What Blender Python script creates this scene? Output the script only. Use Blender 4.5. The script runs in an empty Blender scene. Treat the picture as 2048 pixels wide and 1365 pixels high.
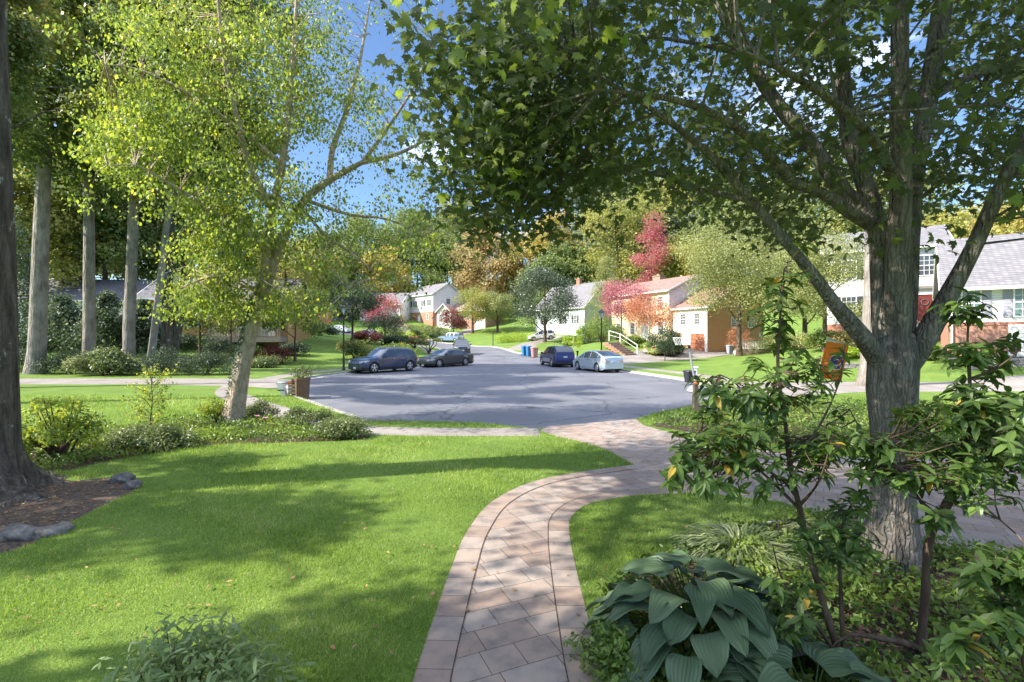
import bpy, bmesh, math, random
import numpy as np
from mathutils import Vector, Matrix, Quaternion
from mathutils.geometry import delaunay_2d_cdt
from math import radians as RAD, sin, cos, pi

S = bpy.context.scene
COL = S.collection
# ------------------------------------------------------------------ camera
CAMH = 2.4; F = 1000.0; HY = 672.0; CX = 1024.0      # photo pixels (2048 wide), horizon row, focal length
cam = bpy.data.cameras.new('camera'); co = bpy.data.objects.new('camera', cam); COL.objects.link(co)
co.location = (0, 0, CAMH); co.rotation_euler = (RAD(90), 0, 0)
cam.sensor_width = 36; cam.lens = 36*F/2048; cam.shift_y = -(682.5-HY)/2048
cam.clip_start = 0.05; cam.clip_end = 3000
S.camera = co
# ------------------------------------------------------------------ sun and sky
SUNV = Vector((-1.0, -0.25, 0.86)).normalized()
sl = bpy.data.lights.new('sun', 'SUN'); so = bpy.data.objects.new('sun', sl); COL.objects.link(so)
sl.energy = 3.0; sl.angle = RAD(0.5); sl.color = (1.0, 0.93, 0.80)
so.rotation_euler = SUNV.to_track_quat('Z', 'Y').to_euler(); so.location = (-20, -5, 30)
w = bpy.data.worlds.new('World'); S.world = w; w.use_nodes = True
nt = w.node_tree; N = nt.nodes; L = nt.links
for n in list(N): N.remove(n)
out = N.new('ShaderNodeOutputWorld'); bg = N.new('ShaderNodeBackground'); bg.inputs['Strength'].default_value = 0.06
sky = N.new('ShaderNodeTexSky'); sky.sky_type = 'NISHITA'; sky.sun_disc = False
sky.sun_elevation = math.asin(SUNV.z); sky.sun_rotation = math.atan2(SUNV.x, SUNV.y)
sky.air_density = 1.0; sky.dust_density = 0.6; sky.ozone_density = 6.0
tc = N.new('ShaderNodeTexCoord'); mp = N.new('ShaderNodeMapping'); mp.inputs['Scale'].default_value = (1.0, 1.0, 2.6)
nz = N.new('ShaderNodeTexNoise'); nz.inputs['Scale'].default_value = 3.1; nz.inputs['Detail'].default_value = 9; nz.inputs['Roughness'].default_value = 0.62
rp = N.new('ShaderNodeValToRGB'); rp.color_ramp.elements[0].position = 0.56; rp.color_ramp.elements[1].position = 0.74
mx = N.new('ShaderNodeMix'); mx.data_type = 'RGBA'
mx.inputs['B'].default_value = (8.0, 9.0, 11.4, 1)
L.new(tc.outputs['Generated'], mp.inputs['Vector']); L.new(mp.outputs['Vector'], nz.inputs['Vector'])
sz = N.new('ShaderNodeSeparateXYZ'); mr = N.new('ShaderNodeMapRange'); mr.interpolation_type = 'SMOOTHSTEP'
mr.inputs['From Min'].default_value = 0.46; mr.inputs['From Max'].default_value = 0.80; mr.inputs['To Min'].default_value = 0.0; mr.inputs['To Max'].default_value = 0.30
ad = N.new('ShaderNodeMath'); ad.operation = 'ADD'   # cloud thickened overhead, out of view, as added fill light
L.new(tc.outputs['Generated'], sz.inputs[0]); L.new(sz.outputs[2], mr.inputs['Value']); L.new(mr.outputs['Result'], ad.inputs[1])
L.new(nz.outputs['Fac'], ad.inputs[0]); L.new(ad.outputs[0], rp.inputs['Fac']); L.new(rp.outputs['Color'], mx.inputs['Factor'])
L.new(sky.outputs['Color'], mx.inputs['A']); L.new(mx.outputs['Result'], bg.inputs['Color']); L.new(bg.outputs['Background'], out.inputs['Surface'])
S.view_settings.view_transform = 'Standard'; S.view_settings.look = 'None'
S.view_settings.gamma = 1; S.view_settings.exposure = 2.1
try:
    S.cycles.max_bounces = 7; S.cycles.transparent_max_bounces = 6; S.cycles.diffuse_bounces = 4
    S.cycles.transmission_bounces = 5; S.cycles.use_denoising = True; S.cycles.caustics_reflective = False; S.cycles.caustics_refractive = False
except Exception: pass

# ------------------------------------------------------------------ materials
def mat_new(name):
    m = bpy.data.materials.new(name); m.use_nodes = True
    t = m.node_tree; b = t.nodes.get('Principled BSDF'); return m, t, b
def c4(c): return (c[0], c[1], c[2], 1)
def ramp(t, cols):
    r = t.nodes.new('ShaderNodeValToRGB'); e = r.color_ramp.elements
    while len(e) < len(cols): e.new(0.5)
    for i, c in enumerate(cols):
        e[i].position = i/(len(cols)-1) if len(c) == 3 else c[3]; e[i].color = c4(c)
    return r
def leaf_mat(name, cols, trans=0.38, rough=0.5):
    m, t, b = mat_new(name)
    at = t.nodes.new('ShaderNodeAttribute'); at.attribute_name = 'tint'
    r = ramp(t, cols); t.links.new(at.outputs['Fac'], r.inputs['Fac'])
    t.links.new(r.outputs['Color'], b.inputs['Base Color']); b.inputs['Roughness'].default_value = rough
    b.inputs['Specular IOR Level'].default_value = 0.35
    tr = t.nodes.new('ShaderNodeBsdfTranslucent'); hs = t.nodes.new('ShaderNodeHueSaturation')
    hs.inputs['Hue'].default_value = 0.485; hs.inputs['Value'].default_value = 1.7; hs.inputs['Saturation'].default_value = 1.1
    t.links.new(r.outputs['Color'], hs.inputs['Color']); t.links.new(hs.outputs['Color'], tr.inputs['Color'])
    mx = t.nodes.new('ShaderNodeMixShader'); mx.inputs[0].default_value = trans
    t.links.new(b.outputs[0], mx.inputs[1]); t.links.new(tr.outputs[0], mx.inputs[2])
    t.links.new(mx.outputs[0], t.nodes['Material Output'].inputs['Surface'])
    return m
def noise_mat(name, cols, scale=5, rough=0.8, bump=0.3, bscale=None, detail=6, stretch=(1,1,1), spec=0.3, dist=0.02, coord='Object', metallic=0):
    m, t, b = mat_new(name)
    tc = t.nodes.new('ShaderNodeTexCoord'); mp = t.nodes.new('ShaderNodeMapping'); mp.inputs['Scale'].default_value = stretch
    n = t.nodes.new('ShaderNodeTexNoise'); n.inputs['Scale'].default_value = scale; n.inputs['Detail'].default_value = detail; n.inputs['Roughness'].default_value = 0.62
    t.links.new(tc.outputs[coord], mp.inputs['Vector']); t.links.new(mp.outputs['Vector'], n.inputs['Vector'])
    r = ramp(t, cols)
    for e in r.color_ramp.elements: e.position = 0.28 + e.position*0.44
    t.links.new(n.outputs['Fac'], r.inputs['Fac']); t.links.new(r.outputs['Color'], b.inputs['Base Color'])
    b.inputs['Roughness'].default_value = rough; b.inputs['Specular IOR Level'].default_value = spec; b.inputs['Metallic'].default_value = metallic
    if bump:
        n2 = t.nodes.new('ShaderNodeTexNoise'); n2.inputs['Scale'].default_value = bscale or scale*4; n2.inputs['Detail'].default_value = 5
        t.links.new(mp.outputs['Vector'], n2.inputs['Vector'])
        bp = t.nodes.new('ShaderNodeBump'); bp.inputs['Strength'].default_value = bump; bp.inputs['Distance'].default_value = dist
        t.links.new(n2.outputs['Fac'], bp.inputs['Height']); t.links.new(bp.outputs['Normal'], b.inputs['Normal'])
    return m
def plain(name, col, rough=0.5, metallic=0, coat=0, spec=0.5, var=0.06):
    lo = tuple(max(0, c*(1-var)) for c in col); hi = tuple(c*(1+var) for c in col)
    m = noise_mat(name, [lo, hi], scale=7, rough=rough, bump=0, spec=spec, metallic=metallic)
    m.node_tree.nodes['Principled BSDF'].inputs['Coat Weight'].default_value = coat
    return m
def brick_mat(name, c1, c2, mortar, bw=0.2, bh=0.067, msize=0.008, bump=0.4, plane='xz', rough=0.85):
    m, t, b = mat_new(name)
    tc = t.nodes.new('ShaderNodeTexCoord'); sx = t.nodes.new('ShaderNodeSeparateXYZ'); cx = t.nodes.new('ShaderNodeCombineXYZ')
    t.links.new(tc.outputs['Object'], sx.inputs[0])
    if plane == 'xz':
        ad = t.nodes.new('ShaderNodeMath'); ad.operation = 'ADD'
        t.links.new(sx.outputs[0], ad.inputs[0]); t.links.new(sx.outputs[1], ad.inputs[1])
        t.links.new(ad.outputs[0], cx.inputs[0]); t.links.new(sx.outputs[2], cx.inputs[1])
    else:
        t.links.new(sx.outputs[0], cx.inputs[0]); t.links.new(sx.outputs[1], cx.inputs[1])
    br = t.nodes.new('ShaderNodeTexBrick'); br.inputs['Scale'].default_value = 1.0
    br.inputs['Brick Width'].default_value = bw; br.inputs['Row Height'].default_value = bh; br.inputs['Mortar Size'].default_value = msize
    br.inputs['Color1'].default_value = c4(c1); br.inputs['Color2'].default_value = c4(c2); br.inputs['Mortar'].default_value = c4(mortar)
    t.links.new(cx.outputs[0], br.inputs['Vector'])
    t.links.new(br.outputs['Color'], b.inputs['Base Color']); b.inputs['Roughness'].default_value = rough
    bp = t.nodes.new('ShaderNodeBump'); bp.inputs['Strength'].default_value = bump; bp.inputs['Distance'].default_value = 0.01; bp.invert = True
    t.links.new(br.outputs['Fac'], bp.inputs['Height']); t.links.new(bp.outputs['Normal'], b.inputs['Normal'])
    return m
def siding_mat(name, col, pitch=0.16):
    m, t, b = mat_new(name)
    tc = t.nodes.new('ShaderNodeTexCoord'); sx = t.nodes.new('ShaderNodeSeparateXYZ'); t.links.new(tc.outputs['Object'], sx.inputs[0])
    dv = t.nodes.new('ShaderNodeMath'); dv.operation = 'DIVIDE'; dv.inputs[1].default_value = pitch; t.links.new(sx.outputs[2], dv.inputs[0])
    fr = t.nodes.new('ShaderNodeMath'); fr.operation = 'FRACT'; t.links.new(dv.outputs[0], fr.inputs[0])
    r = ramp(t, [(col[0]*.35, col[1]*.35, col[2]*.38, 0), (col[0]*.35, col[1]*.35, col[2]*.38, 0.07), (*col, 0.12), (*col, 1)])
    t.links.new(fr.outputs[0], r.inputs['Fac']); t.links.new(r.outputs['Color'], b.inputs['Base Color']); b.inputs['Roughness'].default_value = 0.55
    bp = t.nodes.new('ShaderNodeBump'); bp.inputs['Strength'].default_value = 0.6; bp.inputs['Distance'].default_value = 0.02
    t.links.new(fr.outputs[0], bp.inputs['Height']); t.links.new(bp.outputs['Normal'], b.inputs['Normal'])
    return m

# ------------------------------------------------------------------ object helpers
def tagp(o, label=None, cat=None, group=None, kind=None):
    if label: o['label'] = label
    if cat: o['category'] = cat
    if group: o['group'] = group
    if kind: o['kind'] = kind
    return o
def thing(name, label, cat, loc=(0, 0, 0), rz=0, group=None):
    o = bpy.data.objects.new(name, None); COL.objects.link(o); o.location = loc; o.rotation_euler = (0, 0, rz)
    o.empty_display_size = 0.2
    return tagp(o, label, cat, group)
class MB:
    def __init__(s): s.v = []; s.f = []
    def add(s, vs, fs):
        o = len(s.v); s.v += [tuple(p) for p in vs]; s.f += [tuple(i+o for i in f) for f in fs]; return s
    def box(s, x0, x1, y0, y1, z0, z1):
        return s.add([(x0,y0,z0),(x1,y0,z0),(x1,y1,z0),(x0,y1,z0),(x0,y0,z1),(x1,y0,z1),(x1,y1,z1),(x0,y1,z1)],
                     [(0,3,2,1),(4,5,6,7),(0,1,5,4),(1,2,6,5),(2,3,7,6),(3,0,4,7)])
    def tbox(s, cx, cy, z0, z1, wx0, wy0, wx1, wy1, b=0.15):
        # tapered box with chamfered corners
        vs = []
        for z, wx, wy in ((z0, wx0, wy0), (z1, wx1, wy1)):
            a, c = wx/2, wy/2; k = min(a, c)*b*2
            for px, py in ((a-k,-c),(a,-c+k),(a,c-k),(a-k,c),(-a+k,c),(-a,c-k),(-a,-c+k),(-a+k,-c)): vs.append((cx+px, cy+py, z))
        fs = [(i, (i+1) % 8, 8+(i+1) % 8, 8+i) for i in range(8)] + [tuple(range(7, -1, -1)), tuple(range(8, 16))]
        return s.add(vs, fs)
    def tube(s, pts, rad, sides=8, jit=0.0, rng=None, cap=True):
        pts = [Vector(p) for p in pts]; n = len(pts)
        if not hasattr(rad, '__len__'): rad = [rad]*n
        vs = []; ref = None
        for i, p in enumerate(pts):
            d = (pts[min(i+1, n-1)] - pts[max(i-1, 0)])
            if d.length < 1e-9: d = Vector((0, 0, 1))
            d.normalize()
            if ref is None: ref = d.orthogonal().normalized()
            ref = ref - d*ref.dot(d)
            if ref.length < 1e-6: ref = d.orthogonal()
            ref.normalize(); bi = d.cross(ref)
            for k in range(sides):
                a = 2*pi*k/sides; r = rad[i]*(1 + (rng.uniform(-jit, jit) if jit and rng else 0))
                vs.append(p + ref*(r*cos(a)) + bi*(r*sin(a)))
        fs = [(i*sides+k, i*sides+(k+1) % sides, (i+1)*sides+(k+1) % sides, (i+1)*sides+k) for i in range(n-1) for k in range(sides)]
        if cap: fs += [tuple(range(sides-1, -1, -1)), tuple((n-1)*sides+k for k in range(sides))]
        return s.add(vs, fs)
    def lathe(s, prof, c=(0, 0, 0), sides=16, axis='z'):
        vs = []
        for r, h in prof:
            for k in range(sides):
                a = 2*pi*k/sides; u, v = r*cos(a), r*sin(a)
                vs.append({'z': (c[0]+u, c[1]+v, c[2]+h), 'y': (c[0]+u, c[1]+h, c[2]+v), 'x': (c[0]+h, c[1]+u, c[2]+v)}[axis])
        n = len(prof)
        fs = [(i*sides+k, i*sides+(k+1) % sides, (i+1)*sides+(k+1) % sides, (i+1)*sides+k) for i in range(n-1) for k in range(sides)]
        fs += [tuple(range(sides-1, -1, -1)), tuple((n-1)*sides+k for k in range(sides))]
        return s.add(vs, fs)
    def build(s, name, m, parent=None, smooth=False, ang=35, recalc=True, label=None):
        me = bpy.data.meshes.new(name); me.from_pydata(s.v, [], s.f)
        if recalc and len(s.f) < 60000:
            bm = bmesh.new(); bm.from_mesh(me); bmesh.ops.recalc_face_normals(bm, faces=bm.faces); bm.to_mesh(me); bm.free()
        if smooth:
            me.polygons.foreach_set('use_smooth', [True]*len(me.polygons))
            try: me.set_sharp_from_angle(angle=RAD(ang))
            except Exception: pass
        me.materials.append(m)
        o = bpy.data.objects.new(name, me); COL.objects.link(o)
        if parent is not None: o.parent = parent
        if label: o['label'] = label
        return o
def np_mesh(name, V, k, tint, m, parent=None, smooth=False, origin=(0, 0, 0)):
    """V: (nfaces*k,3); every k consecutive vertices are one face"""
    V = np.asarray(V, dtype=np.float32) - np.asarray(origin, dtype=np.float32)
    nf = len(V)//k
    me = bpy.data.meshes.new(name); me.vertices.add(len(V)); me.vertices.foreach_set('co', V.ravel())
    me.loops.add(nf*k); me.loops.foreach_set('vertex_index', np.arange(nf*k, dtype=np.int32))
    me.polygons.add(nf); me.polygons.foreach_set('loop_start', np.arange(0, nf*k, k, dtype=np.int32))
    if smooth: me.polygons.foreach_set('use_smooth', np.ones(nf, dtype=bool))
    me.update(calc_edges=True)
    a = me.attributes.new('tint', 'FLOAT', 'FACE'); a.data.foreach_set('value', np.asarray(tint, dtype=np.float32))
    me.materials.append(m)
    o = bpy.data.objects.new(name, me); COL.objects.link(o)
    if parent is not None: o.parent = parent
    return o
TEMPL = {
 'diamond': [(0,0,0),(.5,.33,.07),(1,0,0),(.5,-.33,.07)],
 'oval': [(0,0,0),(.25,.2,.05),(.6,.22,.04),(1,0,-.08),(.6,-.22,.04),(.25,-.2,.05)],
 'lance': [(0,0,0),(.3,.12,.03),(.65,.11,.0),(1,0,-.12),(.65,-.11,.0),(.3,-.12,.03)],
 'blade': [(0,-.055,0),(0,.055,0),(1,0,.0)],
 'strap': [(0,-.02,0),(0,.02,0),(.5,.022,.12),(1,0,-.05),(.5,-.022,.12)],
 'maple': [(0,0,-.02),(.02,.20,.02),(-.12,.36,-.04),(.12,.33,.03),(.2,.60,-.13),(.32,.40,.01),(.47,.50,-.08),(.43,.20,.04),(.66,.29,-.03),(.70,.14,0),(1.04,0,-.18),
           (.70,-.14,0),(.66,-.29,-.03),(.43,-.20,.04),(.47,-.50,-.08),(.32,-.40,.01),(.2,-.60,-.13),(.12,-.33,.03),(-.12,-.36,-.04),(.02,-.20,.02)],
}
def unit(a): return a/np.maximum(np.linalg.norm(a, axis=1, keepdims=True), 1e-9)
def leaves(P, A, Nn, size, shape):
    T = np.array(TEMPL[shape]); k = len(T); n = len(P)
    A = unit(A); B = unit(np.cross(Nn, A)); C = np.cross(A, B)
    s = (size if hasattr(size, '__len__') else np.full(n, size)).reshape(n, 1, 1)
    V = P[:, None, :] + s*(T[None, :, 0:1]*A[:, None, :] + T[None, :, 1:2]*B[:, None, :] + T[None, :, 2:3]*C[:, None, :])
    return V.reshape(-1, 3), k
def G(px, py):      # photo pixel on flat ground -> world x, y
    Y = CAMH*F/(py-HY); return ((px-CX)/F*Y, Y)
def P3(px, py, Y):  # photo pixel at distance Y
    return ((px-CX)/F*Y, Y, CAMH-(py-HY)/F*Y)
def GP(lst): return [G(*p) for p in lst]
def inpoly(x, y, poly):
    x = np.asarray(x); y = np.asarray(y); r = np.zeros(x.shape, bool); n = len(poly); j = n-1
    for i in range(n):
        xi, yi = poly[i]; xj, yj = poly[j]
        if yi != yj:
            c = ((yi > y) != (yj > y)) & (x < (xj-xi)*(y-yi)/(yj-yi)+xi); r ^= c
        j = i
    return r
def catmull(pts, step=0.5, closed=False):
    pts = [np.array(p, float) for p in pts]; n = len(pts); out = []
    rng_ = range(n if closed else n-1)
    for i in rng_:
        p0 = pts[(i-1) % n] if (closed or i > 0) else pts[0]; p1 = pts[i]; p2 = pts[(i+1) % n]
        p3 = pts[(i+2) % n] if (closed or i+2 < n) else pts[-1]
        m = max(1, int(np.linalg.norm(p2-p1)/step))
        for k in range(m):
            t = k/m
            out.append(0.5*((2*p1)+(-p0+p2)*t+(2*p0-5*p1+4*p2-p3)*t*t+(-p0+3*p1-3*p2+p3)*t**3))
    if not closed: out.append(pts[-1])
    return [tuple(p) for p in out]
def strip_poly(center, width):
    c = [np.array(p, float)[:2] for p in center]; Lf = []; Rt = []
    for i, p in enumerate(c):
        d = c[min(i+1, len(c)-1)]-c[max(i-1, 0)]; d = d/np.linalg.norm(d); n = np.array((-d[1], d[0]))
        Lf.append(tuple(p+n*width/2)); Rt.append(tuple(p-n*width/2))
    return Lf + Rt[::-1]
# ------------------------------------------------------------------ terrain height
CTRL = [(-24,46,.9),(-30,40,.7),(-34,34,.45),(-45,34,.6),(-50,45,1.6),(-30,48,2.4),(-23,55,2.0),(-16,52,.9),(-14,60,1.0),(-24,66,2.4),(-33,70,2.9),(-40,60,3.0),
 (-60,40,2),(-80,60,5),(-8,58,.25),(-3,58,.28),(1,58,.3),(-3,66,.5),(-8,70,.75),(-13,75,.9),(-3,76,.9),(-12,90,1.25),(-5,90,1.5),(-22,95,1.9),(-22,102,2.2),(-37,102,3.4),(-37,110,3.9),
 (-60,105,4.8),(-60,118,5.4),(-90,110,7),(-25,85,2.1),(-35,88,3.0),(-24,125,6.2),(-16,122,5.2),(-9,117,4.0),(-5,110,4.0),(-2,80,1.0),(3,75,1.45),(5,85,1.7),(12,92,2.6),(5,62,.5),(12,66,1.4),(4,50,.05),
 (10,40,0),(12,52,.45),(10.6,56.0,1.35),(9,61,1.4),(14.5,62,1.7),(15,54,.5),(20,47,.15),(22,56,.42),(27,60,.5),(30,56,.8),(20,75,2.5),(30,75,3),(17,31,.1),(17,24,0),(22,34,.15),(24,38,1.3),(30,34,1.6),(30,28,1.3),(35,40,2.2),(26,25,.3),(45,35,3),
 (50,60,4),(45,90,7),(20,105,5),(0,130,8),(20,130,11),(50,130,14),(-30,150,13),(0,160,16),(40,170,20),(90,120,16),(90,60,8),(-70,150,12),(0,220,26),(60,230,30),(-80,220,24),(-120,150,16),(130,150,20),(150,60,10),(0,330,32),(200,300,36),(-200,300,32),(-200,100,14),(-150,30,5),(200,0,6),(60,0,.5),(60,15,.9),(45,10,.2)]
for x in range(-36, 13, 8):
    for y in range(-16, 37, 8):
        if not (x < -28 and y > 30): CTRL.append((x, y, 0))
CTRL += [(16,16,0),(20,8,0),(28,8,0),(28,0,0),(-16,41,.05),(-9,44,0),(0,44,0),(6,46,0),(-60,0,.6),(-60,-30,.5),(60,-30,.5),(0,-60,0),(-22,40,.1),(-30,30,.15),(-40,26,.1),(-50,20,.2)]
_C = np.array(CTRL, float); _d = np.sqrt(((_C[:, None, :2]-_C[None, :, :2])**2).sum(-1)+9.0)
_w = np.linalg.solve(_d+np.eye(len(_C))*-0.05, _C[:, 2])
def H(x, y):
    x = np.asarray(x, float); y = np.asarray(y, float); sh = x.shape
    q = np.stack([x.ravel(), y.ravel()], 1); r = np.empty(len(q))
    for i in range(0, len(q), 20000):
        qq = q[i:i+20000]; r[i:i+20000] = np.sqrt(((qq[:, None]-_C[None, :, :2])**2).sum(-1)+9.0) @ _w
    d = np.sqrt(np.maximum(0, np.maximum(q[:, 1]-33, -12-q[:, 1]))**2 + np.maximum(0, np.maximum(q[:, 0]-14, -26-q[:, 0]))**2)
    f = np.clip(d/9.0, 0, 1); f = f*f*(3-2*f)
    return (r*f).reshape(sh)
def hz(x, y): return float(H(np.array([x]), np.array([y]))[0])
# ------------------------------------------------------------------ outlines on the ground (world x, y)
walk_px = [(825,1365),(868,1235),(903,1135),(935,1062),(985,1003),(1060,966),(1150,946),(1268,930),(1400,922),(1400,986),(1280,990),(1185,1006),(1143,1035),(1140,1075),(1155,1150),(1185,1270),(1212,1365)]
wl = GP([(760,1600)]+walk_px[:8]); wr = GP(walk_px[10:]+[(1290,1600)])
wl = catmull(wl, 0.18); wr = catmull(wr, 0.18)
WALK = wl + [G(1400,915), G(1400,986)] + wr
DRIVE = catmull(GP([(1268,930),(1200,895),(1110,872),(1078,862)]), .3)[:-1] + GP([(1078,862),(1100,853),(1180,846),(1272,838),(1285,850),(1340,866),(1430,888),(1560,905),(1700,915),(1900,918),(2150,915)]) + [(16,9.9),(16,5.2)] + GP([(2180,1120),(2048,1112),(1850,1090),(1720,1052),(1640,1030),(1560,1003),(1400,986)]) 
road_l = [G(1078,858),G(960,846),G(820,842),G(740,842),G(700,829),G(640,809),G(597,793),G(572,778),G(566,769),G(590,760),G(640,750.5),G(715,742),G(800,735),(-6.2,42.5),(-4.7,46),(-5.2,51),(-7.2,58),(-9.6,66),(-13,75),(-19,84),(-27,92),(-38,99),(-60,106),(-95,112)]
road_r = [(-95,119),(-60,113),(-37,106.5),(-24,100),(-15,92.5),(-8,83),(-2.5,72),(1.0,62),(3.4,53),(4.6,47),(5.6,42),(7.4,36.5),(9.0,31),(9.9,27),(9.8,22.5),G(1425,797),G(1380,812),G(1330,822),G(1272,838)]
ROAD = catmull(road_l, 1.0) + catmull(road_r, 1.0) 
APRON = None
sw1 = catmull(GP([(470,771),(458,785),(490,802),(530,815),(590,834),(660,850),(730,860.5),(900,864),(1078,864)]), .5)
SIDE1 = strip_poly(sw1, 1.05)
sw2 = catmull([G(505,764.5),G(600,747.5),(-11.3,37.5),(-8.3,43.3),(-6.9,47.5),(-7.4,52),(-9.4,58.7),(-12,67),(-16,76),(-22,85),(-30,93.5),(-40,100)], 1.2)
SIDE2 = strip_poly(sw2, 1.2)
sw3 = catmull([(1.8,67),(4.0,61),(5.6,54),(6.7,48),(7.8,43),(9.4,38),(11.0,32),(11.9,27.6),(12.3,24.5)], 1.2)
SIDE3 = strip_poly(sw3, 1.2)
LDRIVE = GP([(-600,758.5),(0,758),(300,757.5),(470,757.5),(592,760),(567,769),(573,778),(480,773),(300,769),(0,769),(-600,769)])
RDRIVE = [G(1427,796),(9.9,22.6),(9.9,25.6),(11.8,26.2),(15,26.0),(22,25.6),(40,25.0),(40,21.4),(22,21.6),(15,21.4),(12,20.2),(9.4,18.9)]
YDRIVE = [(5.2,44.0),(6.3,40),(8.5,41.5),(14,46.5),(20,51),(26,56.5),(29,59.5),(22.7,58.2),(21.4,60.6),(17,59),(13.5,54.5),(9,48.5)]
MDRIVE = strip_poly(catmull([(0.4,66),(2.0,71),(4.3,78),(6.5,88),(8.5,93)], 2), 3.2)
WDRIVE = strip_poly(catmull([(-15,93.5),(-12,102),(-9.5,110),(-9,117)], 2), 4)
XDRIVE = strip_poly(catmull([(-22,101),(-24,110),(-27,120)], 2), 3.5)
BED1 = catmull(GP([(70,950),(200,926),(400,892),(560,886),(735,879),(745,868),(700,862),(640,862),(560,846),(470,830),(400,838),(300,852),(200,860),(60,862),(-200,880),(-300,950)]), .4, closed=True)
BED2 = GP([(1245,1700),(1222,1365),(1195,1250),(1215,1180),(1290,1125),(1400,1095),(1440,1060),(1560,1040),(1650,1036),(1720,1058),(1850,1096),(2048,1118),(2180,1125)])+[(12,4.9),(12,1.5)]
BED2 = catmull(BED2, .3, closed=True)
MULCH = catmull(GP([(20,1105),(110,1060),(205,1012),(282,972),(250,952),(150,962),(60,952),(-200,945),(-500,960),(-500,1090),(-200,1120)]), .25, closed=True)
BED3 = catmull(GP([(1300,852),(1345,838),(1420,826),(1500,815),(1600,812),(1800,812),(2100,815)])+[(16,16),(16,10.4)]+GP([(1900,900),(1700,897),(1560,890),(1430,874),(1340,858)]), .5, closed=True)
REG = [('walkway', WALK), ('driveway', DRIVE), ('road', ROAD), ('sidewalk', SIDE1), ('side_drive', LDRIVE), ('side_drive', RDRIVE), ('side_drive', YDRIVE), ('side_drive', MDRIVE), ('side_drive', WDRIVE), ('side_drive', XDRIVE),
       ('sidewalk', SIDE2), ('sidewalk', SIDE3), ('bed', BED1), ('bed', BED2), ('mulch', MULCH), ('bed', BED3)]
def ground():
    rng = random.Random(3)
    pts = []; edges = []
    for nm, poly in REG:
        o = len(pts); pts += [Vector((p[0], p[1])) for p in poly]
        edges += [(o+i, o+(i+1) % len(poly)) for i in range(len(poly))]
    def addgrid(x0, x1, y0, y1, st, excl=None):
        x = x0
        while x <= x1:
            y = y0
            while y <= y1:
                if not (excl and excl[0] <= x <= excl[1] and excl[2] <= y <= excl[3]):
                    pts.append(Vector((x+rng.uniform(-.2, .2)*st, y+rng.uniform(-.2, .2)*st)))
                y += st
            x += st
    addgrid(-30, 18, 0, 34, 3.0)
    addgrid(-60, 50, 34.5, 130, 2.2)
    addgrid(-260, 260, -60, 420, 12, (-60, 50, -8, 130))
    for p in ((-900,-300),(900,-300),(900,900),(-900,900)): pts.append(Vector(p))
    vo, eo, fo, _, _, _ = delaunay_2d_cdt(pts, edges, [], 0, 1e-4)
    vx = np.array([v[0] for v in vo]); vy = np.array([v[1] for v in vo]); vz = H(vx, vy)
    far = np.hypot(vx, vy-100) > 500; vz[far] = 20
    cx = np.array([sum(vx[i] for i in f)/len(f) for f in fo]); cy = np.array([sum(vy[i] for i in f)/len(f) for f in fo])
    region = np.array(['lawn']*len(fo), dtype=object)
    for nm, poly in REG[::-1]: region[inpoly(cx, cy, poly)] = nm
    res = {}
    for nm in set(region):
        drop = -0.11 if nm == 'road' else (-0.015 if nm in ('bed', 'mulch') else 0)
        idx = {}; V = []; Fc = []
        for f, r in zip(fo, region):
            if r != nm: continue
            g = []
            for i in f:
                if i not in idx: idx[i] = len(V); V.append((vx[i], vy[i], vz[i]+drop))
                g.append(idx[i])
            Fc.append(g)
        res[nm] = (V, Fc)
    return res
GR = ground()
# materials of the ground
def lawn_material():
    m, t, b = mat_new('lawn_grass')
    tc = t.nodes.new('ShaderNodeTexCoord')
    n1 = t.nodes.new('ShaderNodeTexNoise'); n1.inputs['Scale'].default_value = .8; n1.inputs['Detail'].default_value = 8; n1.inputs['Roughness'].default_value = 0.7
    n2 = t.nodes.new('ShaderNodeTexNoise'); n2.inputs['Scale'].default_value = 45; n2.inputs['Detail'].default_value = 4
    t.links.new(tc.outputs['Object'], n1.inputs['Vector']); t.links.new(tc.outputs['Object'], n2.inputs['Vector'])
    r = ramp(t, [(.07,.115,.026), (.125,.195,.04), (.20,.28,.055)])
    for e, p in zip(r.color_ramp.elements, (.3, .5, .72)): e.position = p
    ad = t.nodes.new('ShaderNodeMix'); ad.inputs[0].default_value = .45
    t.links.new(n1.outputs['Fac'], ad.inputs[2]); t.links.new(n2.outputs['Fac'], ad.inputs[3]); t.links.new(ad.outputs[0], r.inputs['Fac'])
    t.links.new(r.outputs['Color'], b.inputs['Base Color']); b.inputs['Roughness'].default_value = .9; b.inputs['Specular IOR Level'].default_value = .1
    bp = t.nodes.new('ShaderNodeBump'); bp.inputs['Strength'].default_value = .7; bp.inputs['Distance'].default_value = .05
    t.links.new(n2.outputs['Fac'], bp.inputs['Height']); t.links.new(bp.outputs['Normal'], b.inputs['Normal'])
    return m
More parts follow.
